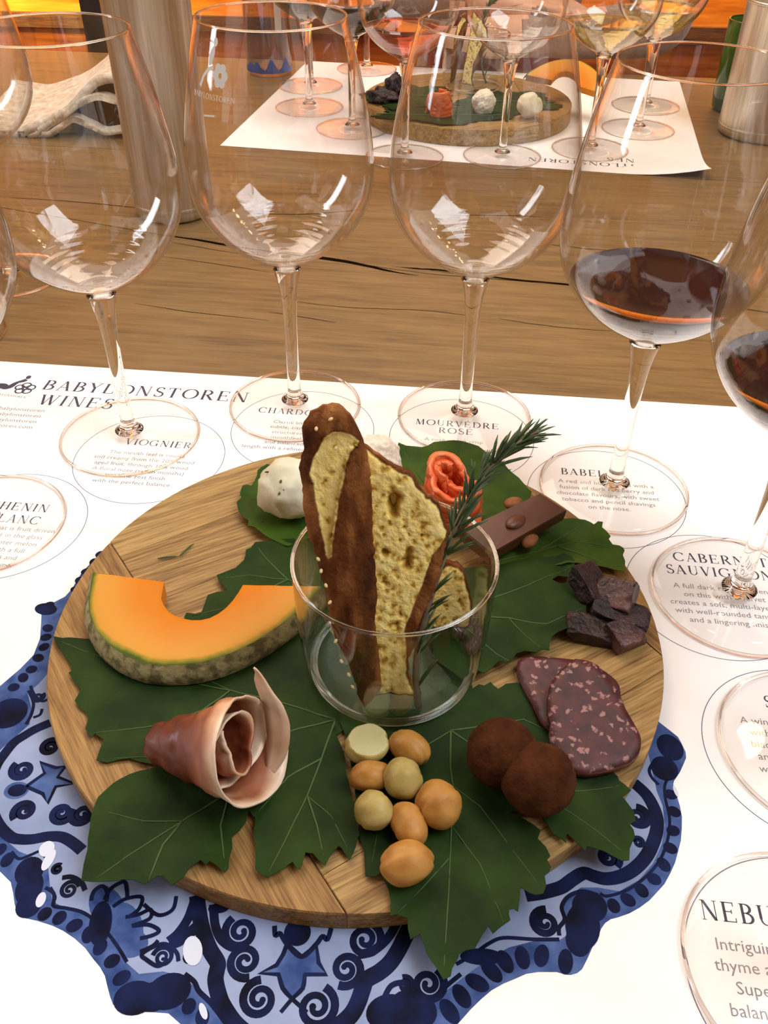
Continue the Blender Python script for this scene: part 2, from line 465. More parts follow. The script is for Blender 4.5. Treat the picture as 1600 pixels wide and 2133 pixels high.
def glyph(ch):
    q = []; w = 0.7
    st = lambda x: [_ln(x, 0, x, 1, TH), _sf(x, 0), _sf(x, 1, up=False)]
    if ch == 'I': q = st(0.16); w = 0.34
    elif ch == 'A': q = [_ln(0.08, 0, 0.36, 1, TN), _ln(0.66, 0, 0.36, 1, TH), _ln(0.18, 0.34, 0.56, 0.34, TN), _sf(0.08, 0, 0.2), _sf(0.66, 0)]; w = 0.78
    elif ch == 'B': q = st(0.16)+_arc(0.3, 0.75, 0.24, 0.225, -90, 90, TN, TH)+_arc(0.32, 0.265, 0.28, 0.245, -90, 90, TN, TH)+[_ln(0.16, 0.977, 0.3, 0.977, TN), _ln(0.16, 0.52, 0.32, 0.52, TN), _ln(0.16, 0.022, 0.32, 0.022, TN)]; w = 0.72
    elif ch == 'C': q = _arc(0.47, 0.5, 0.4, 0.48, 42, 318, TN, TH, 22)+[_ln(0.77, 0.72, 0.77, 0.95, TN)]; w = 0.88
    elif ch == 'G': q = _arc(0.47, 0.5, 0.4, 0.48, 42, 300, TN, TH, 22)+[_ln(0.77, 0.72, 0.77, 0.95, TN), _ln(0.76, 0.05, 0.76, 0.42, TH), _sf(0.76, 0.44, up=False)]; w = 0.96
    elif ch == 'D': q = st(0.16)+_arc(0.34, 0.5, 0.42, 0.478, -90, 90, TN, TH, 18)+[_ln(0.16, 0.977, 0.34, 0.977, TN), _ln(0.16, 0.022, 0.34, 0.022, TN)]; w = 0.88
    elif ch == 'E': q = st(0.16)+[_ln(0.16, 0.977, 0.62, 0.977, TN), _ln(0.16, 0.52, 0.5, 0.52, TN), _ln(0.16, 0.022, 0.66, 0.022, TN), _ln(0.61, 0.8, 0.61, 1, TN), _ln(0.5, 0.42, 0.5, 0.62, TN), _ln(0.66, 0, 0.66, 0.22, TN)]; w = 0.76
    elif ch == 'F': q = st(0.16)+[_ln(0.16, 0.977, 0.62, 0.977, TN), _ln(0.16, 0.52, 0.5, 0.52, TN), _ln(0.61, 0.8, 0.61, 1, TN)]; w = 0.68
    elif ch == 'L': q = st(0.16)+[_ln(0.16, 0.022, 0.62, 0.022, TN), _ln(0.62, 0, 0.62, 0.24, TN)]; w = 0.7
    elif ch == 'H': q = st(0.16)+st(0.7)+[_ln(0.16, 0.52, 0.7, 0.52, TN)]; w = 0.88
    elif ch == 'K': q = st(0.16)+[_ln(0.2, 0.42, 0.62, 1, TN), _ln(0.34, 0.6, 0.7, 0, TH), _sf(0.64, 1, 0.22, False), _sf(0.7, 0)]; w = 0.8
    elif ch == 'M': q = [_ln(0.14, 0, 0.18, 1, TN), _ln(0.2, 1, 0.48, 0.02, TH), _ln(0.48, 0.02, 0.78, 1, TN), _ln(0.82, 0, 0.8, 1, TH), _sf(0.14, 0, 0.2), _sf(0.82, 0), _sf(0.18, 1, 0.2, False), _sf(0.8, 1, 0.22, False)]; w = 1.0
    elif ch == 'N': q = [_ln(0.14, 0, 0.14, 1, TN), _ln(0.16, 1, 0.7, 0, TH), _ln(0.72, 0, 0.72, 1, TN), _sf(0.14, 0, 0.2), _sf(0.12, 1, 0.2, False), _sf(0.72, 1, 0.22, False)]; w = 0.88
    elif ch == 'O': q = _arc(0.47, 0.5, 0.4, 0.48, 0, 360, TN, TH, 28); w = 0.94
    elif ch == 'R': q = st(0.16)+_arc(0.32, 0.74, 0.25, 0.235, -90, 90, TN, TH)+[_ln(0.16, 0.977, 0.32, 0.977, TN), _ln(0.16, 0.5, 0.32, 0.5, TN), _ln(0.36, 0.5, 0.68, 0, TH), _sf(0.7, 0, 0.2)]; w = 0.8
    elif ch == 'S': q = _arc(0.32, 0.745, 0.2, 0.235, 30, 250, TN, TH*0.8, 14)+_arc(0.32, 0.255, 0.23, 0.245, -150, 75, TN, TH*0.8, 14)+[_ln(0.2, 0.6, 0.44, 0.42, TH), _ln(0.5, 0.76, 0.5, 0.96, TN), _ln(0.1, 0.05, 0.1, 0.28, TN)]; w = 0.62
    elif ch == 'T': q = [_ln(0.36, 0, 0.36, 1, TH), _sf(0.36, 0), _ln(0.05, 0.977, 0.67, 0.977, TN), _ln(0.06, 0.78, 0.06, 1, TN), _ln(0.66, 0.78, 0.66, 1, TN)]; w = 0.74
    elif ch == 'U': q = [_ln(0.17, 0.3, 0.17, 1, TH), _ln(0.66, 0.3, 0.66, 1, TN), _sf(0.17, 1, up=False), _sf(0.66, 1, 0.22, False)]+_arc(0.41, 0.3, 0.24, 0.28, 180, 360, TN, TH*0.7); w = 0.84
    elif ch == 'V': q = [_ln(0.1, 1, 0.38, 0, TH), _ln(0.38, 0, 0.66, 1, TN), _sf(0.1, 1, up=False), _sf(0.66, 1, 0.2, False)]; w = 0.76
    elif ch == 'W': q = [_ln(0.1, 1, 0.34, 0, TH), _ln(0.34, 0, 0.56, 1, TN), _ln(0.52, 1, 0.76, 0, TH), _ln(0.76, 0, 0.98, 1, TN), _sf(0.1, 1, up=False), _sf(0.54, 1, 0.2, False), _sf(0.98, 1, 0.2, False)]; w = 1.1
    elif ch == 'Y': q = [_ln(0.08, 1, 0.36, 0.45, TH), _ln(0.64, 1, 0.36, 0.45, TN), _ln(0.36, 0, 0.36, 0.48, TH), _sf(0.36, 0), _sf(0.08, 1, up=False), _sf(0.64, 1, 0.2, False)]; w = 0.74
    elif ch == 'È': q, w = glyph('E'); q = list(q)+[[(0.3, 1.2), (0.42, 1.06), (0.46, 1.06), (0.4, 1.22)]]
    elif ch == 'É': q, w = glyph('E'); q = list(q)+[[(0.34, 1.06), (0.38, 1.06), (0.5, 1.2), (0.4, 1.22)]]
    elif ch == ' ': w = 0.4
    return q, w
def serif_text(text, size, gap=0.1, center=True, slant=0.0):
    V = []; Fc = []; x = 0
    for ch in text:
        q, w = glyph(ch)
        for poly in q:
            o = len(V)
            for p in poly: V.append(((x+p[0]+slant*p[1])*size, p[1]*size, 0))
            Fc.append(tuple(range(o, o+len(poly))))
        x += w+gap
    W = (x-gap)*size
    if center: V = [(a-W/2, b, c) for a, b, c in V]
    return V, Fc, W
def place2d(V, pos, ang, z):
    c, s = math.cos(ang), math.sin(ang)
    return [(pos[0]+a*c-b*s, pos[1]+a*s+b*c, z) for a, b, _ in V]

# ------------------------------------------------------------------ the room
def slab_box(name, b, mat, parent=None): 
    v, f = box(*b); return mesh_obj(name, v, f, mat, parent, False)
struct(slab_box('floor', (-2.4, 2.4, -1.9, 2.6, -0.8, -0.75), 'floor'))
struct(slab_box('wall_back', (-2.4, 2.4, 2.5, 2.6, -0.75, 1.9), 'wall'))
struct(slab_box('wall_left', (-2.5, -2.4, -1.9, 2.6, -0.75, 1.9), 'wall'))
struct(slab_box('wall_right', (2.4, 2.5, -1.9, 2.6, -0.75, 1.9), 'wall'))

# bench behind the table
def rotz(p, a, c=(0, 0)):
    x, y = p[0]-c[0], p[1]-c[1]
    return (c[0]+x*math.cos(a)-y*math.sin(a), c[1]+x*math.sin(a)+y*math.cos(a))
bench = thing('bench', 'orange-brown wooden bench along the wall behind the table', 'bench', (0, 2.1, -0.75), math.radians(-2.5))
v, f = box(-1.9, 1.9, 0.0, 0.05, 0.70, 1.15); mesh_obj('backrest', v, f, 'bench_orange', bench, False)
v, f = box(-1.9, 1.9, -0.012, 0.05, 0.672, 0.70); mesh_obj('rail', v, f, 'dark_wood', bench, False)
v, f = box(-1.9, 1.9, -0.004, 0.05, 0.45, 0.672); mesh_obj('lower_panel', v, f, 'bench_brown', bench, False)
v, f = box(-1.9, 1.9, -0.42, 0.05, 0.40, 0.45); mesh_obj('seat', v, f, 'bench_brown', bench, False)
for x in (-1.7, -0.6, 0.6, 1.7):
    v, f = box(x-0.03, x+0.03, -0.38, -0.30, 0.0, 0.40); mesh_obj('leg', v, f, 'dark_wood', bench, False)

# dark upright post behind the table
post = mesh_obj('timber_post', *box(-0.016, 0.016, -0.016, 0.016, 0, 1.5), 'black', None, False, loc=(-0.4826,1.62,0.0315)[:2]+(-0.75,))
tag(post, 'narrow black upright post behind the table, left of the steel cooler', 'post')

# ------------------------------------------------------------------ table
TA = math.radians(-6.5)
table = thing('dining_table', 'long oak table of wide cracked planks', 'table', (0, 0, 0), 0)
tdx, tdy = math.cos(TA), math.sin(TA); tnx, tny = -tdy, tdx
def tpt(u, v): return (u*tdx+v*tnx, u*tdy+v*tny)
def tuv(p): return (p[0]*tdx+p[1]*tdy, p[0]*tnx+p[1]*tny)
# plank seams as v offsets, each wandering a little along u
def seam(v0, amp, seed):
    def fn(u): return v0+amp*noise.noise(Vector((u*1.7+seed, seed*2.3, 0)))+amp*0.3*noise.noise(Vector((u*9+seed, 0, seed)))
    return fn
crack = [tuv(p) for p in [(-0.8117,1.0086),(-0.5027,0.9147),(-0.3896,0.8757),(-0.2831,0.8368),(-0.203,0.8077),(-0.1364,0.7842),(-0.0685,0.7649),(-0.0202,0.7499),(0.0267,0.7343),(0.081,0.7262),(0.1827,0.7094),(0.313,0.6668),(0.5124,0.6027)]]
def crack_fn(u):
    if u <= crack[0][0]: return crack[0][1]
    for a, b in zip(crack[:-1], crack[1:]):
        if a[0] <= u <= b[0]: return a[1]+(b[1]-a[1])*(u-a[0])/(b[0]-a[0])+0.0015*noise.noise(Vector((u*14, 3, 0)))
    return crack[-1][1]
seams = [seam(-0.28, 0, 0), seam(0.02, 0.004, 1), seam(0.36, 0.004, 2), crack_fn, seam(1.02, 0.004, 4), seam(1.26, 0.004, 5), seam(1.475, 0, 6)]
NU = 90
for k in range(len(seams)-1):
    V = []; Fc = []
    for i in range(NU+1):
        u = -1.7+3.4*i/NU
        gap = 0.0022 if k in (3,) else 0.0004
        gap2 = 0.0004
        lo = seams[k](u)+(gap*max(0.15, 0.55+0.6*noise.noise(Vector((u*3.3, 1, 4)))) if k else 0)
        hi = seams[k+1](u)-gap2
        for z in (0.0, -0.05):
            V.append(tpt(u, lo)+(z,)); V.append(tpt(u, hi)+(z,))
    for i in range(NU):
        a = 4*i; b = 4*(i+1)
        Fc += [(a, b, b+1, a+1), (a+2, a+3, b+3, b+2), (a, a+2, b+2, b), (a+1, b+1, b+3, a+3)]
    Fc += [(0, 1, 3, 2), (4*NU, 4*NU+2, 4*NU+3, 4*NU+1)]
    mesh_obj('plank', V, Fc, 'table', table, False)
# dark underlay that shows through the cracks
a0 = [tpt(-1.69, -0.27), tpt(1.69, -0.27), tpt(1.69, 1.46), tpt(-1.69, 1.46)]
V = [p+(-0.006,) for p in a0]+[p+(-0.06,) for p in a0]
mesh_obj('subframe', V, [(0, 1, 2, 3), (7, 6, 5, 4), (0, 4, 5, 1), (1, 5, 6, 2), (2, 6, 7, 3), (3, 7, 4, 0)], 'black', table, False)
for u in (-1.5, 1.5):
    for w in (-0.15, 1.3):
        x, y = tpt(u, w)
        mesh_obj('leg', *box(x-0.05, x+0.05, y-0.05, y+0.05, -0.75, -0.06), 'table', table, False)
# hairline checks in the plank (fine cracks in the grain)
chk = []
for px in ([(-0.2004,0.7942),(-0.1716,0.783),(-0.1345,0.7701)], [(0.0034,0.7486),(0.0184,0.7451),(0.0311,0.7434),(0.0646,0.7326)], [(-0.2075,0.7634),(-0.1528,0.7476),(-0.1041,0.7321)], [(-0.074,0.676),(-0.0338,0.6667),(0.0369,0.662),(0.0754,0.6513)], [(-0.2076,0.6684),(-0.1578,0.6544),(-0.0941,0.6414)], [(0.0908,0.6501),(0.1317,0.6382),(0.1874,0.6302)], [(-0.0958,0.6563),(-0.0639,0.6472),(-0.0404,0.6397)],
           [(-0.389,0.9024),(-0.3225,0.8941),(-0.2457,0.8784),(-0.2066,0.876)], [(-0.1381,0.8682),(-0.0807,0.869),(-0.0212,0.8842)], [(0.0439,0.8711),(0.1112,0.8722),(0.1541,0.87)], [(0.1454,0.8027),(0.1672,0.7978),(0.193,0.791),(0.2628,0.7846)]):
    p = smooth_profile([q+(0,) for q in px], 8)
    p = [(a, b+0.0008*noise.noise(Vector((a*60, b*60, 0)))) for a, b, _ in p]
    chk.append(stroke(p, 0.0009 if len(chk) < 7 else 0.0016, 0.00006, True))
for px, ws in (([(-0.207,0.8098),(-0.184,0.8026),(-0.1648,0.7954),(-0.1458,0.7882),(-0.1309,0.7832),(-0.109,0.7775)], [2, 7, 9, 9, 6, 1]), ([(-0.0694,0.766),(-0.0509,0.7613),(-0.0333,0.7546),(-0.0158,0.747),(-0.003,0.7403),(0.0098,0.7347),(0.0274,0.7294)], [12, 13, 11, 9, 8, 4, 1]), ([(0.0124,0.7459),(0.0269,0.7433),(0.0396,0.7427),(0.0606,0.7374),(0.0814,0.7311),(0.106,0.7251),(0.1347,0.7202),(0.1589,0.7152),(0.1867,0.7086),(0.2414,0.6964),(0.2793,0.6868)], [1, 4, 6, 6, 5, 6, 4, 6, 5, 4, 1])):
    q = smooth_profile([a+(b/2100.0,) for a, b in zip(px, ws)], 6)
    chk.append(stroke([(a, b+0.0007*noise.noise(Vector((a*70, b*70, 1)))) for a, b, _ in q], [max(0.0003, w) for _, _, w in q], 0.00008))
mesh_obj('crack', *merge(*chk, dz=1e-6), 'crack', table, False)['kind'] = 'stuff'

# ------------------------------------------------------------------ near placemat with its print
MA = math.radians(-5.25)
PZ = 0.0004
def mat_frame(tl, ang): return Matrix.Translation((tl[0], tl[1], 0)) @ Matrix.Rotation(ang, 4, 'Z')
NEAR = mat_frame((-0.292, 0.5717), MA)
FAR = mat_frame((0.352, 0.985), math.radians(170.2))
def paper(name, label, fr, W, D, lift=0.0):
    NX, NY = 28, 22
    V = []; Fc = []
    for layer in (PZ, 0.0001):
        for j in range(NY+1):
            for i in range(NX+1):
                u, w = i/NX, j/NY
                q = fr @ Vector((u*W, -w*D, 0))
                d = math.hypot(u*W, w*D)
                z = layer+lift*max(0, 1-d/0.09)**2
                V.append((q.x, q.y, z))
    N = (NX+1)*(NY+1)
    for j in range(NY):
        for i in range(NX):
            a = j*(NX+1)+i
            Fc.append((a, a+NX+1, a+NX+2, a+1)); Fc.append((a+N, a+1+N, a+NX+2+N, a+NX+1+N))
    o = mesh_obj(name, V, Fc, 'paper', None, True)
    return o
mat1 = paper('placemat', '', NEAR, 0.565, 0.47)
tag(mat1, 'large white paper tasting placemat printed with a blue plate, under the nearer board', 'placemat', 'paper placemats')
mat2 = paper('placemat', '', FAR, 0.56, 0.425, 0.012)
tag(mat2, 'white paper placemat with a curled corner across the table, facing away', 'placemat', 'paper placemats')

Z1, Z2, Z3, Z4 = PZ+0.00005, PZ+0.0001, PZ+0.00015, PZ+0.00028
sil = [(-0.1544,0.3695),(-0.159,0.3583),(-0.1632,0.3467),(-0.1649,0.3345),(-0.1669,0.3287),(-0.1716,0.3243),(-0.1755,0.3208),(-0.1757,0.3173),(-0.1735,0.3093),(-0.1709,0.2992),(-0.1707,0.2882),(-0.1743,0.2796),(-0.1805,0.2686),(-0.1842,0.2631),(-0.185,0.2561),(-0.1822,0.2494),(-0.184,0.2414),(-0.1836,0.2288),(-0.1794,0.2144),(-0.172,0.2009),(-0.1642,0.1903),(-0.1551,0.1811),(-0.1489,0.177),(-0.1431,0.1726),(-0.1407,0.1682),(-0.1386,0.1637),(-0.1364,0.1607),(-0.1334,0.1587),(-0.1282,0.1577),(-0.1221,0.156),(-0.1174,0.1541),(-0.1123,0.1513),(-0.1075,0.1479),(-0.1035,0.144),(-0.1003,0.1412),(-0.0978,0.1382),(-0.096,0.1346),(-0.0942,0.1312),(-0.0925,0.1286),(-0.0897,0.1269),(-0.0846,0.1262),(-0.0793,0.1264),(-0.0726,0.126),(-0.068,0.1228),(-0.0597,0.1173),(-0.0427,0.1124),(-0.0199,0.1102),(0.0025,0.1119),(0.0188,0.1168),(0.0281,0.124),(0.0327,0.1286),(0.0367,0.1321),(0.0406,0.1351),(0.045,0.1374),(0.0493,0.1391),(0.0536,0.1409),(0.0579,0.1416),(0.0648,0.1417),(0.0675,0.1409),(0.0696,0.1407),(0.0721,0.1414),(0.0741,0.1428),(0.0769,0.1469),(0.0793,0.1508),(0.0816,0.154),(0.0837,0.1576),(0.0856,0.1598),(0.088,0.1613),(0.0911,0.1621),(0.0954,0.1636),(0.0999,0.1659),(0.1043,0.1688),(0.108,0.1721),(0.1118,0.1756),(0.1151,0.18),(0.1181,0.1845),(0.1204,0.1891),(0.1228,0.1941),(0.1245,0.1993),(0.126,0.205),(0.1264,0.21),(0.1263,0.2146),(0.126,0.2183),(0.1262,0.2206),(0.1269,0.2221),(0.1305,0.2265),(0.1333,0.2309),(0.1351,0.2339),(0.1357,0.237),(0.1351,0.2415),(0.1343,0.2451),(0.1313,0.2488),(0.1282,0.2525),(0.1219,0.26),(0.0942,0.2825),(0.0006,0.3298),(-0.1067,0.3653)]
plate_base = mesh_obj('plate_print', *flat_poly(sil, Z1), 'blue_mid', mat1, False)
plate_base['label'] = 'blue delft-style plate printed on the paper'
inner = [(-0.1457,0.3605),(-0.154,0.3413),(-0.156,0.325),(-0.1618,0.3145),(-0.1621,0.3029),(-0.16,0.2933),(-0.1586,0.2804),(-0.1625,0.2706),(-0.1661,0.2648),(-0.1617,0.2565),(-0.1595,0.2471),(-0.1626,0.2418),(-0.1675,0.234),(-0.1714,0.2241),(-0.1692,0.2123),(-0.1632,0.2011),(-0.1543,0.1925),(-0.1441,0.1854),(-0.1355,0.1824),(-0.1311,0.1805),(-0.1272,0.1707),(-0.1246,0.165),(-0.1184,0.1626),(-0.1124,0.1609),(-0.1048,0.1561),(-0.0979,0.1499),(-0.0915,0.1431),(-0.0857,0.139),(-0.0773,0.14),(-0.0701,0.1384),(-0.0642,0.1344),(-0.0582,0.1288),(-0.0503,0.1205),(-0.0301,0.1162),(-0.0041,0.118),(0.0124,0.1228),(0.0201,0.1307),(0.0255,0.1355),(0.0326,0.1406),(0.04,0.1457),(0.0483,0.1502),(0.0575,0.1526),(0.0674,0.1531),(0.0703,0.1549),(0.0702,0.164),(0.0725,0.1697),(0.0787,0.1736),(0.0853,0.1737),(0.0935,0.1723),(0.1019,0.1769),(0.1092,0.184),(0.1146,0.1923),(0.1178,0.201),(0.1191,0.2099),(0.1182,0.2168),(0.1185,0.2251),(0.1188,0.2362),(0.1184,0.2438),(0.1118,0.2543),(0.0933,0.2766),(0.0007,0.3228),(-0.0994,0.3537)]
mesh_obj('plate_field', *flat_poly(inner, Z2), 'blue_pale', mat1, False)
K = 1/4900.0
navy = []; mids = []; whites = []
def spl(px, n=6): return [q[:2] for q in smooth_profile([tuple(p)+(0,) for p in px], n)]
def spiral(c, r, turns=1.6, ph=0.0, s=1, w=0.0022):
    r *= K; pts = []; ws = []
    for i in range(40):
        t = i/39
        a = ph+s*turns*2*math.pi*t
        rr = r*(1-0.82*t)
        pts.append((c[0]+rr*math.cos(a), c[1]+rr*math.sin(a)))
        ws.append(w*(0.9-0.35*t))
    navy.append(stroke(pts, ws, Z3))
    navy.append(disc(pts[-1][0], pts[-1][1], r*0.17, r*0.17, Z3))
for px, w in (([(-0.1504,0.248),(-0.1559,0.2445),(-0.1599,0.2408),(-0.1632,0.2371),(-0.1654,0.231),(-0.1668,0.2241),(-0.1656,0.2146),(-0.1608,0.2033),(-0.1556,0.1964),(-0.1494,0.1916),(-0.1448,0.1906),(-0.1401,0.1908),(-0.1346,0.192),(-0.1289,0.1919),(-0.1237,0.1894),(-0.119,0.1861)], 0.0046),
              ([(0.1092,0.2209),(0.1132,0.2155),(0.115,0.2098),(0.1154,0.2042),(0.1142,0.1992),(0.1118,0.194),(0.1083,0.1885),(0.1045,0.1843),(0.0997,0.1806),(0.0942,0.1781),(0.0888,0.1773),(0.0844,0.1784),(0.0809,0.1795),(0.0763,0.1771),(0.0717,0.1739),(0.0673,0.1723),(0.0625,0.1711),(0.0568,0.1702)], 0.0054),
              ([(-0.0701,0.1684),(-0.0684,0.163),(-0.0666,0.1577),(-0.0644,0.1527),(-0.0616,0.1478),(-0.0581,0.1432),(-0.058,0.1404),(-0.058,0.1374),(-0.0565,0.1332),(-0.0542,0.1289),(-0.0492,0.1231),(-0.0435,0.119)], 0.0058),
              ([(0.013,0.1595),(0.0106,0.1548),(0.0075,0.1487),(0.0044,0.1441),(0.0006,0.1408),(-0.0039,0.1381),(-0.0053,0.1348),(-0.0066,0.1309),(-0.0085,0.1271),(-0.0115,0.124),(-0.0157,0.1209)], 0.0060),
              ([(-0.0631,0.1649),(-0.0622,0.1607),(-0.0611,0.1568),(-0.0592,0.1531),(-0.0569,0.1507),(-0.0537,0.149),(-0.0497,0.1485)], 0.0034),
              ([(0.0076,0.1603),(0.0049,0.1549),(0.0015,0.1508),(-0.0027,0.1479),(-0.0074,0.1468)], 0.0034),
              ([(-0.0666,0.1577),(-0.0703,0.1538),(-0.0738,0.1508),(-0.0772,0.15)], 0.0044),
              ([(-0.0706,0.1657),(-0.0718,0.1592),(-0.0744,0.1538),(-0.0774,0.1507)], 0.0036)):
    navy.append(stroke(spl(px), w, Z3))
for px, w in (([(-0.147,0.1853),(-0.1431,0.1823),(-0.1389,0.184),(-0.1355,0.1855),(-0.1323,0.1825)], 0.0012), ([(-0.1272,0.1707),(-0.1242,0.1669),(-0.1238,0.1635),(-0.1184,0.1626),(-0.1115,0.1609),(-0.1039,0.1561),(-0.097,0.1499),(-0.091,0.1431)], 0.0013),
              ([(-0.0694,0.1392),(-0.0655,0.1366),(-0.0632,0.1334),(-0.0584,0.1296),(-0.0524,0.1235)], 0.0018), ([(0.1249,0.224),(0.1221,0.2192),(0.121,0.2126),(0.1208,0.2054),(0.1192,0.1988),(0.1165,0.1924),(0.1127,0.1861),(0.1077,0.1807),(0.1017,0.1759),(0.0953,0.1723),(0.0882,0.1703),(0.0858,0.1714)], 0.0012),
              ([(0.0848,0.1706),(0.0794,0.1721),(0.0735,0.1701),(0.0701,0.1658),(0.0705,0.161),(0.0679,0.1577),(0.0676,0.1548)], 0.0016), ([(0.0285,0.1439),(0.0348,0.1474),(0.0413,0.1517),(0.0469,0.1537),(0.0576,0.1533),(0.0674,0.1534)], 0.0014),
              ([(0.1199,0.2312),(0.1173,0.2272),(0.1177,0.2234),(0.1198,0.2201)], 0.0014), ([(0.0202,0.1314),(0.0237,0.1355),(0.03,0.1405)], 0.0016), ([(0.0024,0.132),(0.0049,0.1361),(0.0092,0.1373),(0.0137,0.1362)], 0.002),
              ([(-0.129,0.1706),(-0.1252,0.1684),(-0.1239,0.1641)], 0.0014), ([(-0.1237,0.1746),(-0.1201,0.175),(-0.1157,0.1728),(-0.1134,0.1697)], 0.002), ([(-0.1661,0.2663),(-0.1616,0.2593),(-0.1604,0.2524),(-0.1611,0.2471)], 0.0015),
              ([(-0.1661,0.2691),(-0.1627,0.264),(-0.1579,0.2602),(-0.1556,0.2613)], 0.0014), ([(-0.159,0.2508),(-0.1564,0.2525),(-0.1565,0.2558)], 0.0014)):
    navy.append(stroke(spl(px), w, Z3, False))
sp = [(-0.0512,0.1546),(-0.0482,0.144),(-0.0415,0.1311),(-0.0049,0.1523),(-0.0114,0.1417),(-0.0213,0.1287),(-0.155,0.2231),(-0.1478,0.2033),(-0.1465,0.2349),(-0.132,0.2026),(-0.1233,0.2021),(-0.1604,0.2624),(-0.1195,0.1698),(-0.0783,0.145),(0.063,0.1595),(0.0181,0.1368),(0.092,0.1862),(0.1074,0.2043),(-0.0685,0.145),(0.0101,0.1366),(-0.1266,0.1781),(0.1054,0.193)]
sr = [31, 30, 32, 32, 30, 35, 24, 23, 20, 22, 24, 14, 18, 19, 26, 30, 22, 25, 12, 14, 10, 12]
for i, (c, r) in enumerate(zip(sp, sr)):
    spiral(c, r, 1.7, ph=(2.2, -1.2, 1.6, 1.2, -2, 1.2, 2.4, -2.2, 1, -0.5, 2.6, 1, 0.4, 3, 1.4, 1, -1, 1.5, 0, 2, 1, 3)[i], s=1 if i % 2 == 0 else -1, w=0.0034 if r > 19 else 0.002)
# border dots: (px, py), long, short, angle
dots = [(-0.1588,0.3556),(-0.157,0.3619),(-0.1608,0.3482),(-0.1627,0.3411),(-0.1626,0.3341),(-0.1735,0.3222),(-0.1737,0.2681),(-0.1711,0.274),(-0.1688,0.2791),(-0.1678,0.2864),(-0.1672,0.2935),(-0.1682,0.2999),(-0.1691,0.3061),(-0.1475,0.1818),(-0.1261,0.1603),(-0.1201,0.1589),(-0.1137,0.1561),(-0.1076,0.1528),(-0.1021,0.1483),(-0.0965,0.1434),(-0.0916,0.1376),(-0.0659,0.1284),(-0.0606,0.1249),(0.1237,0.2154),(0.1233,0.2072),(0.1207,0.1984),(0.1177,0.1907),(0.1133,0.1836),(0.1081,0.1775),(0.1022,0.1728),(0.0961,0.1689),(0.0901,0.1665),(0.0685,0.1454),(0.06,0.1474),(0.0529,0.1466),(0.0464,0.1451),(0.0412,0.1417),(0.0357,0.1376),(0.0299,0.133),(0.0253,0.1279),(-0.152,0.1859)]
for i, d in enumerate(dots):
    # orient across the border: direction to nearest point of the outline
    j = min(range(len(sil)), key=lambda q: math.dist(sil[q], d))
    a = math.atan2(sil[j][1]-d[1], sil[j][0]-d[0])
    big = 32 <= i <= 39
    navy.append(disc(d[0], d[1], (0.0046 if big else 0.0030)*random.uniform(0.9, 1.1), 0.0027 if big else 0.0024, Z3, a))
for px, rx, ry in (([(-0.1711,0.2531)], 0.0085, 0.0085), ([(-0.1373,0.1772)], 0.0055, 0.0060), ([(-0.1352,0.1705)], 0.0052, 0.0070), ([(-0.1332,0.1634)], 0.0048, 0.0048), ([(-0.0853,0.1309)], 0.0075, 0.0058), ([(-0.0793,0.1313)], 0.0062, 0.0050), ([(-0.0739,0.1333)], 0.0078, 0.0062),
                   ([(0.1294,0.2394)], 0.0056, 0.0070), ([(0.1242,0.2283)], 0.0058, 0.0062), ([(0.0808,0.166)], 0.0068, 0.0062), ([(0.077,0.1586)], 0.0064, 0.0090), ([(0.0743,0.1528)], 0.0046, 0.0056), ([(0.0041,0.1273)], 0.008, 0.0060), ([(0.0125,0.1283)], 0.0085, 0.0066), ([(0.0381,0.1467)], 0.008, 0.0030), ([(-0.1741,0.3194)], 0.006, 0.004), ([(-0.0608,0.1634)], 0.004, 0.002), ([(-0.1042,0.1571)], 0.0042, 0.0085), ([(-0.0301,0.1546)], 0.0050, 0.0050)):
    navy.append(disc(px[0][0], px[0][1], rx, ry, Z3, random.uniform(-0.3, 0.3), 24))
for poly in ([(-0.0336,0.1503),(-0.0347,0.1465),(-0.0367,0.1427),(-0.0425,0.1398),(-0.0356,0.1395),(-0.0337,0.1348),(-0.03,0.1313),(-0.0265,0.1349),(-0.0262,0.1396),(-0.0183,0.1397),(-0.0215,0.1437),(-0.0228,0.1504),(-0.0278,0.1459)], [(-0.1507,0.2149),(-0.1448,0.2216),(-0.1486,0.2271),(-0.1408,0.2243),(-0.1369,0.2253),(-0.1387,0.2198),(-0.1305,0.2166),(-0.1381,0.2151),(-0.1391,0.207),(-0.1425,0.2115)]):
    mids.append(flat_poly(poly, Z2+0.00002))
    navy.append(stroke(poly+[poly[0]], 0.0016, Z3))
navy.append(stroke(spl([(-0.0389,0.157),(-0.0382,0.1534),(-0.0365,0.1541),(-0.0336,0.1503),(-0.0278,0.1459),(-0.0228,0.1504),(-0.0207,0.1533),(-0.0188,0.1522),(-0.0176,0.1564)]), 0.0018, Z3))
navy.append(stroke(spl([(-0.0356,0.1395),(-0.0337,0.1348),(-0.03,0.1313),(-0.0244,0.1269)]), 0.0014, Z3)); navy.append(stroke(spl([(-0.0262,0.1396),(-0.0265,0.1349),(-0.03,0.1313),(-0.0336,0.1268)]), 0.0014, Z3))
navy.append(disc(*(-0.1538,0.213,0)[:2], 0.004, 0.0030, Z3)); mids.append(disc(*(-0.1542,0.213,0)[:2], 0.0052, 0.0042, Z3+0.00002))
mids.append(disc(*(-0.1028,0.1625,0)[:2], 0.011, 0.006, Z2+0.00002, -0.9)); mids.append(disc(*(-0.0946,0.1562,0)[:2], 0.010, 0.006, Z2+0.00002, -1.0)); mids.append(disc(*(-0.0907,0.1495,0)[:2], 0.006, 0.005, Z2+0.00002))
for b, t in (((195, 1885), (213, 1847)), ((222, 1882), (258, 1837)), ((246, 1892), (297, 1870)), ((258, 1908), (312, 1902)), ((272, 1928), (332, 1941)), ((290, 1962), (328, 1976))):
    pass
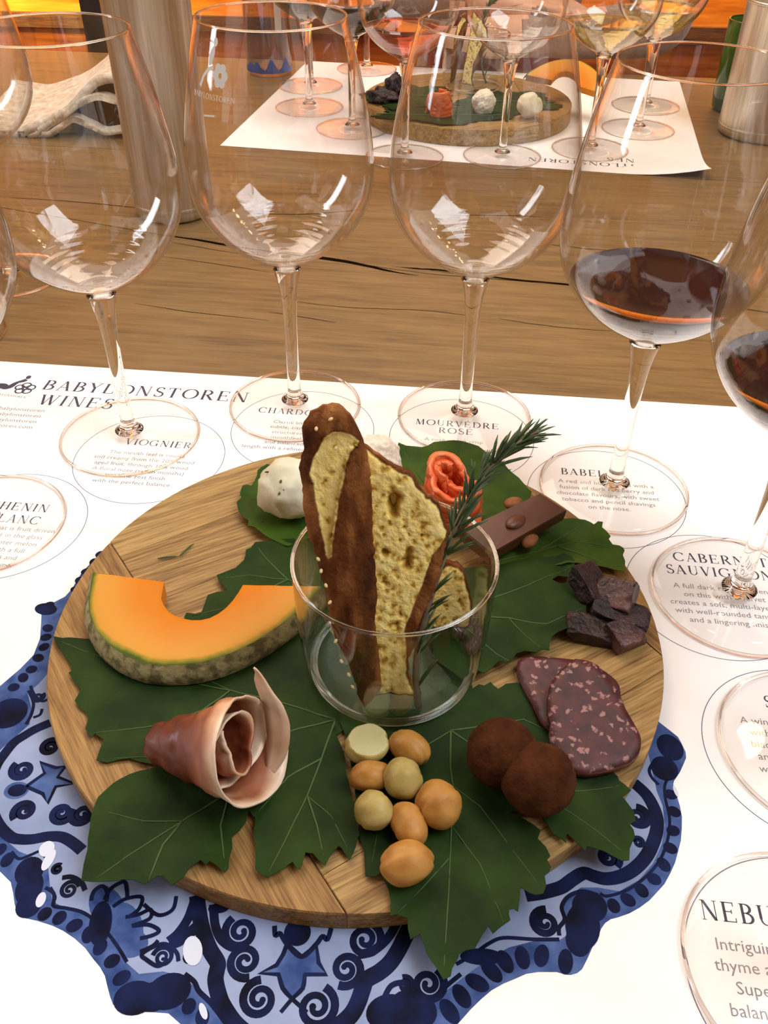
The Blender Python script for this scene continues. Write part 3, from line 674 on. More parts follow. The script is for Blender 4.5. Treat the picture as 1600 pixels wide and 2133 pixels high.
for px in ([(-0.11,0.1656),(-0.1099,0.1694),(-0.1073,0.1715),(-0.1047,0.1691),(-0.1041,0.1653)], [(-0.105,0.166),(-0.1036,0.1706),(-0.0994,0.1734),(-0.0976,0.1707),(-0.0965,0.1673)], [(-0.1011,0.1634),(-0.097,0.1665),(-0.091,0.1673),(-0.091,0.1627),(-0.0943,0.1595)], [(-0.0954,0.1595),(-0.0906,0.1606),(-0.0866,0.1625),(-0.0862,0.159),(-0.0923,0.1562)], [(-0.0917,0.1562),(-0.0861,0.1567),(-0.0817,0.1546),(-0.0838,0.1528),(-0.0882,0.1516)], [(-0.0871,0.1468),(-0.083,0.1489),(-0.0813,0.151)], [(-0.0896,0.1645),(-0.0832,0.1604),(-0.0782,0.1626),(-0.0778,0.1679)], [(-0.0761,0.1442),(-0.0794,0.1418),(-0.0843,0.1441),(-0.0862,0.1458),(-0.0829,0.1484),(-0.0784,0.1497),(-0.0738,0.1468),(-0.0724,0.1436)]):
    navy.append(stroke(spl(px), 0.0015, Z3))
for c, rx, ry, a in (([(-0.1333,0.1866)], 0.0030, 0.0034, 0), ([(-0.1311,0.1819)], 0.0020, 0.0046, -0.2), ([(-0.1292,0.1657)], 0.0018, 0.003, 0), ([(-0.0679,0.1474)], 0.0035, 0.0055, 0.3), ([(0.1263,0.2169)], 0.0008, 0.0028, 0.1), ([(-0.0606,0.1268)], 0.0012, 0.003, 0.5)):
    whites.append(disc(c[0][0], c[0][1], rx, ry, Z4, a))
mesh_obj('plate_shading', *merge(*mids, dz=6e-7), 'blue_mid', mat1, False)['kind'] = 'stuff'
pn = mesh_obj('plate_brushwork', *merge(*navy, dz=6e-7), 'blue_navy', mat1, False); pn['kind'] = 'stuff'
mesh_obj('plate_highlight', *merge(*whites, dz=6e-7), 'white_print', mat1, False)['kind'] = 'stuff'

# printed circles, wine names, notes
TXT = Z1
def serif(name, text, pos, size, ang=MA, gap=0.12, slant=0.0, center=True, mat='ink', parent=mat1):
    V, Fc, W = serif_text(text, size, gap, center, slant)
    return mesh_obj(name, place2d(V, pos, ang, TXT), Fc, mat, parent, False)
def note(lines, pos, size=0.0047, lead=1.45, align='CENTER', parent=mat1, ang=MA, mat='ink_grey'):
    cu = bpy.data.curves.new('tasting_note', 'FONT')
    cu.body = '\n'.join(lines); cu.size = size; cu.space_line = lead; cu.align_x = align; cu.resolution_u = 2
    cu.materials.append(M[mat])
    tmp = link(bpy.data.objects.new('tmp', cu))
    me = bpy.data.meshes.new_from_object(tmp.evaluated_get(bpy.context.evaluated_depsgraph_get()))
    bpy.data.objects.remove(tmp)
    me.materials.clear(); me.materials.append(M[mat])
    o = link(bpy.data.objects.new('tasting_note', me))
    o.parent = parent; o.location = (pos[0], pos[1], TXT); o.rotation_euler = (0, 0, ang)
    return o
circ = [(-0.2195, 0.387), (-0.1492, 0.454), (-0.0547, 0.4877), (0.0501, 0.4800), (0.1341, 0.4201), (0.1775, 0.338), (0.192, 0.238), (0.159, 0.140)]
for c in circ: mesh_obj('printed_circle', *ring(c[0], c[1], 0.0472, 0.00042, TXT), 'ink_circle', mat1, False)
title = [serif('title_lettering', 'BABYLONSTOREN', (-0.2428,0.533,0)[:2], 0.0125, gap=0.13, center=False), serif('title_lettering', 'WINES', (-0.2401,0.5137,0)[:2], 0.0125, gap=0.13, center=False)]
serif('wine_name', 'VIOGNIER', (-0.1468,0.4657,0)[:2], 0.0066)
serif('wine_name', 'CHARDONNAY', (-0.0557,0.5045,0)[:2], 0.0066)
serif('wine_name', 'MOURVÈDRE', (0.048,0.4931,0)[:2], 0.0066); serif('wine_name', 'ROSÉ', (0.0466,0.4846,0)[:2], 0.0066)
serif('wine_name', 'BABEL', (0.1238,0.4406,0)[:2], 0.0066)
serif('wine_name', 'CABERNET', (0.187,0.361,0)[:2], 0.0072); serif('wine_name', 'SAUVIGNON', (0.1835,0.3506,0)[:2], 0.0072)
serif('wine_name', 'CHENIN', (-0.2156,0.3992,0)[:2], 0.0070); serif('wine_name', 'BLANC', (-0.2146,0.3879,0)[:2], 0.0070)
serif('wine_name', 'S', (0.1794,0.2623,0)[:2], 0.0072, center=False)
serif('wine_name', 'NEBUKADNESAR', (0.1227,0.1618,0)[:2], 0.0078, center=False)
note(['The mouth feel is round', 'and creamy from the 20% wood', 'aged fruit, through 10% wood', 'A floral nose (seven months)', 'and lime zest finish', 'with the perfect balance.'], (-0.1517,0.4555,0)[:2], 0.0050, 1.2)
note(['Classic lime', 'subtle, citrus', 'structured', 'mouthfeel', 'and balanced', 'length with a refined finish'], (-0.0635,0.4938,0)[:2], 0.0050, 1.2)
note(['A rosé with a crisp', 'palate'], (0.0449,0.4751,0)[:2], 0.0050, 1.2)
note(['A red and black blend with a', 'fusion of dark red berry and', 'chocolate flavours, with sweet', 'tobacco and pencil shavings', 'on the nose.'], (0.1362,0.4311,0)[:2], 0.0050, 1.2)
note(['A full dark ruby, opulent', 'on this with a velvet', 'creates a soft, multi-layered', 'with well-rounded tannins', 'and a lingering finish'], (0.1817,0.3398,0)[:2], 0.0052, 1.2)
note(['A wine', 'with', 'black', 'and', 'with'], (0.1728,0.2527,0)[:2], 0.0054, 1.2, 'CENTER')
note(['Intriguing', 'thyme and', 'Super', 'balanced', 'da', 'by'], (0.1368,0.1496,0)[:2], 0.0064, 1.2)
note(['wine that is fruit driven', 'vibrant in the glass', 'and winter melon', 'off with a full', 'berries and', 'cantaloupe.'], (-0.211,0.3812,0)[:2], 0.0050, 1.2)
addr = note(['@babylonstoren', '@babylonstoren', '/babylonstoren', 'babylonstoren.com'], (-0.2315,0.5037,0)[:2], 0.0056, 1.2, 'RIGHT')
# mark beside the title: a bird stroke and a flower rosette
lg = []
lc = (-0.2543,0.5339,0)
for k in range(5):
    a = 2*math.pi*k/5+0.3
    lg.append(ring(lc[0]+0.0042*math.cos(a), lc[1]+0.0042*math.sin(a), 0.0030, 0.0012, TXT, 20))
lg.append(ring(lc[0], lc[1], 0.0022, 0.0009, TXT, 20))
lg.append(stroke(spl([(-0.2733,0.536),(-0.2686,0.5342),(-0.2652,0.5362),(-0.2631,0.5402),(-0.2596,0.5442),(-0.2566,0.5476)]), [0.0055*(1-abs(i-6)/34) for i in range(31)], TXT, True))
lg.append(disc(*(-0.2564,0.5489,0)[:2], 0.0018, 0.0024, TXT)); lg.append(disc(*(-0.2588,0.5436,0)[:2], 0.0034, 0.0016, TXT, 0.5)); lg.append(disc(*(-0.2715,0.5367,0)[:2], 0.005, 0.0035, TXT, -0.2))
mark = mesh_obj('emblem', *merge(*lg, dz=1e-6), 'ink', mat1, False)
mark2 = serif('emblem_lettering', 'BABYLONSTOREN', (-0.2751,0.5258,0)[:2], 0.0022, ang=MA-0.1, center=False)
TF = FAR @ NEAR.inverted()
for o in title+[mark, mark2, addr]:
    c = o.copy(); link(c); c.parent = mat2
    c.matrix_local = TF @ o.matrix_local

# ------------------------------------------------------------------ wine glasses
BOWL = [(0.0, 0.1030), (0.006, 0.1034), (0.0105, 0.1045), (0.0185, 0.1085), (0.0270, 0.1135), (0.0365, 0.1210), (0.0440, 0.1295), (0.0500, 0.1400), (0.0528, 0.1500), (0.0536, 0.1600), (0.0532, 0.1720), (0.0515, 0.1850), (0.0488, 0.2000), (0.0455, 0.2150), (0.0418, 0.2300), (0.0395, 0.2380)]
def bowl_r(h):
    for a, b in zip(BOWL[:-1], BOWL[1:]):
        if a[1] <= h <= b[1]: return a[0]+(b[0]-a[0])*(h-a[1])/(b[1]-a[1])
    return BOWL[-1][0]
WT = 0.0009
outer = smooth_profile(BOWL[2:], 4)
prof = [(0.0, 0.0995), (0.0078, 0.1005)]+outer+[(0.0392, 0.2384), (0.0387, 0.2380)]
inner_p = [(r-WT-(0.00045*math.sin((z-0.105)*2*math.pi/0.0034)*max(0, 1-abs(z-0.116)/0.012)), z+0.0002) for r, z in reversed(resample(outer[:-1], 0.0008, False)) if r > 0.012]
prof += inner_p+[(0.008, 0.1062), (0.0, 0.1052)]
bowl_v, bowl_f = lathe(prof, 72)
stem_pts = smooth_profile([(0.0086, 0.1003), (0.0070, 0.0930), (0.0056, 0.0850), (0.0047, 0.0740), (0.0043, 0.0600), (0.0041, 0.0420), (0.0042, 0.0250), (0.0044, 0.0150), (0.0050, 0.0110), (0.0066, 0.0080), (0.0092, 0.0055)], 4)
stem_v, stem_f = lathe([(0, 0.1003)]+stem_pts+[(0, 0.0050)], 32)
foot_pts = [(0, 0.0051), (0.010, 0.0050), (0.014, 0.0038), (0.022, 0.0028), (0.034, 0.0022), (0.0435, 0.0020), (0.0449, 0.0015), (0.0450, 0.0009), (0.0445, 0.0004), (0.041, 0.0003), (0, 0.0003)]
foot_v, foot_f = lathe(foot_pts, 72)
ME = {}
def shared(name, v, f, mat):
    me = bpy.data.meshes.new(name); me.from_pydata([tuple(q) for q in v], [], f)
    me.materials.append(M[mat])
    for p in me.polygons: p.use_smooth = True
    bm = bmesh.new(); bm.from_mesh(me); bmesh.ops.recalc_face_normals(bm, faces=bm.faces); bm.to_mesh(me); bm.free()
    ME[name] = me; return me
rim_v, rim_f = tube([(0.0442*math.cos(2*math.pi*i/72), 0.0442*math.sin(2*math.pi*i/72), 0.0012) for i in range(73)], 0.0009, 8, False)
shared('rim', rim_v, rim_f, 'foot_rim')
lip_v, lip_f = tube([(0.0392*math.cos(2*math.pi*i/72), 0.0392*math.sin(2*math.pi*i/72), 0.2382) for i in range(73)], 0.00055, 6, False)
shared('lip', lip_v, lip_f, 'stem')
shared('bowl', bowl_v, bowl_f, 'thin'); shared('stem', stem_v, stem_f, 'stem'); shared('foot', foot_v, foot_f, 'foot')
def wine_mesh(level, mat):
    p = [(0, 0.1056)]+[(r-WT-0.0002, z+0.0006) for r, z in outer if z+0.0006 < level and r > 0.011]
    rr = bowl_r(level)-WT-0.0002
    p += [(rr+0.0001, level+0.0006), (rr-0.001, level), (rr*0.6, level), (0, level)]
    v, f = lathe(p, 64); return shared('wine_%s_%d' % (mat, int(level*1e4)), v, f, mat)
def part(name, me, parent):
    o = link(bpy.data.objects.new(name, me)); o.parent = parent; return o
def wine_glass(label, pos, group, wine=None, level=0.132, z=PZ, rz=0.0, bs=1.0):
    t = thing('wine_glass', label, 'wine glass', (pos[0], pos[1], z), rz, group)
    ft_ = part('foot', ME['foot'], t); part('rim', ME['rim'], ft_); part('stem', ME['stem'], t); bo_ = part('bowl', ME['bowl'], t); bo_.scale = (bs, bs, 1); part('lip', ME['lip'], bo_)
    if wine:
        w = part('wine', wine_mesh(level, wine), t); w.scale = (bs, bs, 1)
        w['label'] = {'red_wine': 'dark red wine', 'rose_wine': 'pale pink wine', 'white_wine': 'pale yellow wine'}[wine]
    return t
GN = 'tasting glasses around the near board'
GF = 'tasting glasses around the far board'
g0 = wine_glass('wine glass with pale wine at the left edge, standing on the CHENIN BLANC note', (-0.229, 0.3866), GN, 'white_wine', 0.128)
g1 = wine_glass('empty wine glass standing on the VIOGNIER note', (-0.1665, 0.4770), GN)
g2 = wine_glass('empty wine glass with an etched white emblem, on the CHARDONNAY note behind the bread', (-0.0621, 0.5166), GN)
g3 = wine_glass('empty wine glass standing on the MOURVÈDRE ROSÉ note', (0.0535, 0.5054), GN)
g4 = wine_glass('glass of dark red wine standing on the BABEL note', (0.1400, 0.4284), GN, 'red_wine', 0.1335)
g5 = wine_glass('glass of dark red wine at the right edge, on the CABERNET SAUVIGNON note', (0.1884, 0.3370), GN, 'red_wine', 0.1335, bs=0.925)
wine_glass('clear glass foot at the right edge between CABERNET and NEBUKADNESAR', (0.1968, 0.2390), GN, bs=0.84)
wine_glass('clear glass foot over the NEBUKADNESAR note in the lower right corner', (0.1562, 0.1440), GN, bs=0.95)
wine_glass('wine glass with gold-lit foot on bare wood at the left edge, further from the mat', (-0.326, 0.718), 'glasses left of the near placemat', None, z=0)
wine_glass('wine glass with only a sliver of gold-lit foot at the left edge, nearer the mat', (-0.340, 0.610), 'glasses left of the near placemat', None, z=0)
# etched emblem wrapped on the bowl of the second glass
def on_bowl(u, h, phi0):
    r = bowl_r(h)+0.0002; a = phi0+u/r
    return (r*math.cos(a), r*math.sin(a), h)
E_ = []
def etch(pts2): E_.append(([(p[0], p[1], 0) for p in pts2], [tuple(range(len(pts2)))]))
for k in range(6):
    a = 2*math.pi*k/6
    v, f = disc(0.0052+0.0028*math.cos(a), 0.2030+0.0036*math.sin(a), 0.0019, 0.0023, 0); E_.append((v, f))
E_.append(stroke([(-0.009, 0.1965), (-0.0065, 0.2015), (-0.003, 0.2050), (0.0005, 0.2062)], 0.0016, 0)); E_.append(disc(-0.001, 0.2110, 0.0016, 0.0046, 0, -0.3)); E_.append(disc(0.0010, 0.2172, 0.0014, 0.0020, 0))
lv, lf, lw = serif_text('BABYLONSTOREN', 0.0026, 0.1)
E_.append(([(a, b+0.1915, 0) for a, b, _ in lv], lf)); E_.append(stroke([(-0.005, 0.1835), (0.003, 0.1845)], 0.0009, 0))
ev, ef = merge(*E_); ev = [(a, b+0.015, c) for a, b, c in ev]
mesh_obj('etched_emblem', [on_bowl(x, h, math.radians(233)) for x, h, _ in ev], ef, 'etch', g2, False)

far_glasses = [
    ('glass of dark red wine, foremost of those on the left of the far board', (-0.046, 1.152), 'red_wine', 0.140),
    ('glass of dark red wine by the water bottle, at the far placemat edge', (-0.106, 1.243), 'red_wine', 0.128),
    ('glass of dark wine behind the two foremost red wines on the far placemat', (-0.112, 1.350), 'red_wine', 0.126),
    ('wine glass furthest back on the far placemat, left of the far board', (-0.035, 1.452), None, 0),
    ('glass of pink rosé wine in front of the far board', (0.018, 1.047), 'rose_wine', 0.1345),
    ('empty wine glass in front of the far board, beside the pink rosé', (0.131, 1.054), None, 0),
    ('glass of pale yellow wine, foremost of those right of the far board', (0.238, 1.084), 'white_wine', 0.134),
    ('glass of pale yellow wine, second of those right of the far board', (0.312, 1.165), 'white_wine', 0.136),
    ('wine glass furthest back of those right of the far board', (0.345, 1.272), 'white_wine', 0.130)]
for lab, p, w, l in far_glasses: wine_glass(lab, p, GF, w, l)

# ------------------------------------------------------------------ serving boards
BT = 0.0112
def clip_strip(R, n, d, lo, hi, a0, a1, step=0.004):
    """part of the disc with lo<p.n<hi and a0<p.d<a1, as a polygon"""
    bm = bmesh.new()
    N = 140
    vs = [bm.verts.new((R*math.cos(2*math.pi*i/N), R*math.sin(2*math.pi*i/N), 0)) for i in range(N)]
    bm.faces.new(vs)
    for co, no in (((n[0]*lo, n[1]*lo, 0), (-n[0], -n[1], 0)), ((n[0]*hi, n[1]*hi, 0), (n[0], n[1], 0)), ((d[0]*a0, d[1]*a0, 0), (-d[0], -d[1], 0)), ((d[0]*a1, d[1]*a1, 0), (d[0], d[1], 0))):
        g = bm.verts[:]+bm.edges[:]+bm.faces[:]
        if not g: break
        bmesh.ops.bisect_plane(bm, geom=g, plane_co=co, plane_no=no, clear_outer=True)
    out = None
    if bm.faces:
        bm.faces.ensure_lookup_table(); out = [(v.co.x, v.co.y) for v in bm.faces[0].verts]
    bm.free(); return out
def plank_solid(name, poly, T, mat, parent, bev=0.0009):
    if area2(poly) < 0: poly = list(reversed(poly))
    cx = sum(p[0] for p in poly)/len(poly); cy = sum(p[1] for p in poly)/len(poly)
    n = len(poly)
    def ins(p, e):
        L = math.hypot(p[0]-cx, p[1]-cy) or 1; return (p[0]-(p[0]-cx)/L*e, p[1]-(p[1]-cy)/L*e)
    V = [p+(0.0003,) for p in poly]+[p+(T-bev,) for p in poly]+[ins(p, bev*0.8)+(T,) for p in poly]
    Fc = [tuple(reversed(range(n))), tuple(range(2*n, 3*n))]
    for i in range(n):
        j = (i+1) % n
        Fc += [(i, j, n+j, n+i), (n+i, n+j, 2*n+j, 2*n+i)]
    return mesh_obj(name, V, Fc, mat, parent, False)
def serving_board(label, c, R, T, z, ang):
    t = thing('serving_board', label, 'serving board', (c[0], c[1], z), 0, 'round wooden serving boards')
    a = math.radians(34)+ang; n = (math.cos(a), math.sin(a)); d = (-n[1], n[0])
    k = R/0.1476
    # n is the grain of the middle field; end planks run along d
    G = 0.0001
    for lo, hi in ((-0.2, -0.082*k-G), (0.1096*k+G, 0.2)):
        q = clip_strip(R, n, d, lo, hi, -1, 1)
        if q: plank_solid('end_plank', q, T, 'endp', t)
    cuts = [-0.2, -0.105*k, -0.062*k, -0.020*k, 0.024*k, 0.066*k, 0.108*k, 0.2]
    for lo, hi in zip(cuts[:-1], cuts[1:]):
        q = clip_strip(R, n, d, -0.082*k+G, 0.1096*k-G, lo+G, hi-G)
        if q: plank_solid('plank', q, T, 'field', t, 0.0005)
    return t
BC = (-0.0122, 0.3038)
serving_board('round oak board laden with food and vine leaves, on the printed blue plate', BC, 0.1476, BT, PZ+0.0003, 0)
FB = (0.100, 1.222)
serving_board('round wooden board of food on the far placemat', FB, 0.134, 0.019, PZ+0.0003, 2.6)
BZ = BT+PZ+0.0003      # top of the near board

# ------------------------------------------------------------------ food materials
def attr_ramp(name, stops, rough=0.5, bump=0.0, bscale=200, spec=0.4, sub=0.0, nscale=60, namt=0.15, voro=False, coat=0.0):
    """colour from the 'tone' point attribute with a little noise"""
    m, nt, out = new_mat(name)
    p = nt.nodes.new('ShaderNodeBsdfPrincipled'); nt.links.new(p.outputs[0], out.inputs[0])
    p.inputs['Roughness'].default_value = rough; p.inputs['Specular IOR Level'].default_value = spec
    p.inputs['Coat Weight'].default_value = coat
    if sub:
        p.inputs['Subsurface Weight'].default_value = sub; p.inputs['Subsurface Radius'].default_value = (0.004, 0.002, 0.001)
    at = nt.nodes.new('ShaderNodeAttribute'); at.attribute_name = 'tone'
    tc = nt.nodes.new('ShaderNodeTexCoord')
    nz = nt.nodes.new('ShaderNodeTexNoise'); nz.inputs['Scale'].default_value = nscale; nz.inputs['Detail'].default_value = 5
    nt.links.new(tc.outputs['Object'], nz.inputs['Vector'])
    ma = nt.nodes.new('ShaderNodeMath'); ma.operation = 'MULTIPLY_ADD'; ma.inputs[1].default_value = namt
    ma.inputs[2].default_value = -namt/2
    nt.links.new(nz.outputs['Fac'], ma.inputs[0])
    ad = nt.nodes.new('ShaderNodeMath'); ad.operation = 'ADD'
    nt.links.new(at.outputs['Fac'], ad.inputs[0]); nt.links.new(ma.outputs[0], ad.inputs[1])
    cr = nt.nodes.new('ShaderNodeValToRGB')
    e = cr.color_ramp.elements
    e[0].position, e[0].color = stops[0]; e[1].position, e[1].color = stops[-1]
    for s in stops[1:-1]:
        x = e.new(s[0]); x.color = s[1]
    nt.links.new(ad.outputs[0], cr.inputs[0]); nt.links.new(cr.outputs[0], p.inputs['Base Color'])
    if bump:
        if voro:
            n2 = nt.nodes.new('ShaderNodeTexVoronoi'); n2.inputs['Scale'].default_value = bscale; n2.feature = 'DISTANCE_TO_EDGE'
            o2 = n2.outputs['Distance']
        else:
            n2 = nt.nodes.new('ShaderNodeTexNoise'); n2.inputs['Scale'].default_value = bscale; n2.inputs['Detail'].default_value = 4; o2 = n2.outputs['Fac']
        nt.links.new(tc.outputs['Object'], n2.inputs['Vector'])
        b = nt.nodes.new('ShaderNodeBump'); b.inputs['Strength'].default_value = bump; b.inputs['Distance'].default_value = 0.001
        nt.links.new(o2, b.inputs['Height']); nt.links.new(b.outputs[0], p.inputs['Normal'])
    return m
def set_tone(o, fn):
    me = o.data
    a = me.attributes.new('tone', 'FLOAT', 'POINT')
    for i, v in enumerate(me.vertices): a.data[i].value = fn(v.co)
    return o

def voronoi_spots(name, base1, base2, spot, scale, thr, rough=0.45, bump=0.3, coat=0.0, spot2=None):
    """marbled fat: voronoi cells picked at random"""
    m, nt, out = new_mat(name)
    p = nt.nodes.new('ShaderNodeBsdfPrincipled'); nt.links.new(p.outputs[0], out.inputs[0])
    p.inputs['Roughness'].default_value = rough; p.inputs['Coat Weight'].default_value = coat
    tc = nt.nodes.new('ShaderNodeTexCoord')
    nz0 = nt.nodes.new('ShaderNodeTexNoise'); nz0.inputs['Scale'].default_value = scale*0.9
    nt.links.new(tc.outputs['Object'], nz0.inputs['Vector'])
    mx = nt.nodes.new('ShaderNodeVectorMath'); mx.operation = 'MULTIPLY_ADD'; mx.inputs[1].default_value = (0.006, 0.006, 0.006)
    nt.links.new(nz0.outputs['Color'], mx.inputs[0]); nt.links.new(tc.outputs['Object'], mx.inputs[2])
    vo = nt.nodes.new('ShaderNodeTexVoronoi'); vo.inputs['Scale'].default_value = scale
    nt.links.new(mx.outputs[0], vo.inputs['Vector'])
    sp = nt.nodes.new('ShaderNodeSeparateColor'); nt.links.new(vo.outputs['Color'], sp.inputs[0])
    gt = nt.nodes.new('ShaderNodeMath'); gt.operation = 'GREATER_THAN'; gt.inputs[1].default_value = thr
    nt.links.new(sp.outputs[0], gt.inputs[0])
    lt = nt.nodes.new('ShaderNodeMapRange'); lt.inputs[1].default_value = 0.30; lt.inputs[2].default_value = 0.52; lt.inputs[3].default_value = 1; lt.inputs[4].default_value = 0
    nt.links.new(vo.outputs['Distance'], lt.inputs[0])
    mu = nt.nodes.new('ShaderNodeMath'); mu.operation = 'MULTIPLY'
    nt.links.new(gt.outputs[0], mu.inputs[0]); nt.links.new(lt.outputs[0], mu.inputs[1])
    nz = nt.nodes.new('ShaderNodeTexNoise'); nz.inputs['Scale'].default_value = 140; nz.inputs['Detail'].default_value = 5
    nt.links.new(tc.outputs['Object'], nz.inputs['Vector'])
    cr = nt.nodes.new('ShaderNodeValToRGB'); cr.color_ramp.elements[0].position = 0.35; cr.color_ramp.elements[0].color = base1
    cr.color_ramp.elements[1].position = 0.65; cr.color_ramp.elements[1].color = base2
    nt.links.new(nz.outputs['Fac'], cr.inputs[0])
    mc = nt.nodes.new('ShaderNodeMix'); mc.data_type = 'RGBA'
    nt.links.new(mu.outputs[0], mc.inputs[0]); nt.links.new(cr.outputs[0], mc.inputs[6]); mc.inputs[7].default_value = spot
    nt.links.new(mc.outputs[2], p.inputs['Base Color'])
    b = nt.nodes.new('ShaderNodeBump'); b.inputs['Strength'].default_value = bump; b.inputs['Distance'].default_value = 0.0008
    nt.links.new(nz.outputs['Fac'], b.inputs['Height']); nt.links.new(b.outputs[0], p.inputs['Normal'])
    return m

M['leaf'] = simple('vine_leaf', srgb(22, 42, 11), srgb(39, 62, 17), rough=0.6, scale=40, spec=0.12, bump=0.25, bscale=350)  # darkened green: shade on the leaves is put into the colour
M['leaf_lit'] = simple('vine_leaf_lit', srgb(42, 70, 16), srgb(66, 92, 26), rough=0.6, scale=40, spec=0.12, bump=0.25, bscale=350)  # lighter copy of the leaf, brighter light at the back painted in
M['vein'] = simple('leaf_vein', srgb(66, 90, 40), rough=0.6)
M['flesh'] = attr_ramp('melon_flesh', [(0.0, srgb(76, 92, 26)), (0.05, srgb(140, 132, 40)), (0.12, srgb(206, 148, 56)), (0.45, srgb(210, 142, 54)), (1.0, srgb(208, 122, 22))], rough=0.5, nscale=30, namt=0.30, bump=0.15, bscale=150, spec=0.15)
M['rind'] = simple('melon_rind', srgb(96, 88, 52), srgb(150, 138, 92), rough=0.8, scale=190, bump=1.0, bscale=260, lo=0.42, hi=0.58)
M['ham'] = attr_ramp('cured_ham', [(0.0, srgb(84, 32, 16)), (0.35, srgb(122, 58, 34)), (0.6, srgb(160, 98, 68)), (0.78, srgb(204, 166, 132)), (1.0, srgb(232, 210, 186))], rough=0.4, nscale=55, namt=0.45, sub=0.2, bump=0.2, spec=0.5)
M['salami'] = voronoi_spots('salami_meat', srgb(52, 18, 22), srgb(82, 32, 34), srgb(156, 112, 106), 330, 0.70, rough=0.55, bump=0.6)
M['salami_skin'] = simple('salami_skin', srgb(120, 70, 50), srgb(90, 44, 34), rough=0.6, scale=120)
M['cocoa'] = simple('cocoa_dust', srgb(58, 29, 13), srgb(80, 44, 21), rough=0.95, scale=130, bump=0.7, bscale=500, spec=0.1)
M['nut'] = simple('roasted_nut', srgb(164, 110, 44), srgb(192, 140, 68), rough=0.5, scale=90, bump=0.35, bscale=200)
M['nut_pale'] = simple('pale_nut', srgb(164, 142, 74), srgb(188, 168, 100), rough=0.5, scale=90, bump=0.35, bscale=200)
M['nut_face'] = simple('nut_cut_face', srgb(186, 176, 122), srgb(198, 190, 140), rough=0.5, scale=60)
M['biltong'] = simple('dried_meat', srgb(20, 13, 13), srgb(58, 34, 32), rough=0.5, scale=80, detail=8, bump=1.0, bscale=260, spec=0.4, bdist=0.002)
M['biltong_cut'] = simple('dried_meat_cut', srgb(44, 24, 22), srgb(98, 62, 56), rough=0.4, scale=50, detail=6, bump=0.8, bscale=220, spec=0.45, bdist=0.002)
M['chocolate'] = simple('dark_chocolate', srgb(84, 48, 30), srgb(102, 62, 40), rough=0.4, scale=40, spec=0.4, bump=0.1)
M['almond'] = simple('almond_skin', srgb(132, 78, 42), srgb(168, 108, 64), rough=0.7, scale=160, bump=0.6, bscale=260)
M['salmon'] = attr_ramp('smoked_salmon', [(0.0, srgb(206, 74, 26)), (0.5, srgb(232, 104, 52)), (1.0, srgb(244, 146, 92))], rough=0.3, nscale=70, namt=0.35, sub=0.25, spec=0.5, coat=0.2)
M['cheese'] = simple('herb_cheese', srgb(206, 202, 172), srgb(232, 228, 204), rough=0.7, scale=70, bump=0.5, bscale=130)
M['cheese_herb'] = simple('herb_flecks', srgb(64, 74, 40), srgb(96, 92, 40), rough=0.8, scale=90)
M['crumbed'] = simple('white_crumb_ball', srgb(226, 212, 186), srgb(246, 240, 224), rough=0.9, scale=120, bump=1.0, bscale=300)
M['crumb'] = attr_ramp('bread_crumb', [(0.0, srgb(98, 64, 24)), (0.30, srgb(176, 136, 60)), (0.60, srgb(218, 186, 106)), (1.0, srgb(232, 206, 134))], rough=0.95, nscale=90, namt=0.30, bump=0.9, bscale=420, spec=0.1)
M['crust'] = simple('bread_crust', srgb(70, 36, 14), srgb(134, 82, 40), rough=0.75, scale=55, detail=6, bump=0.8, bscale=240, spec=0.3)
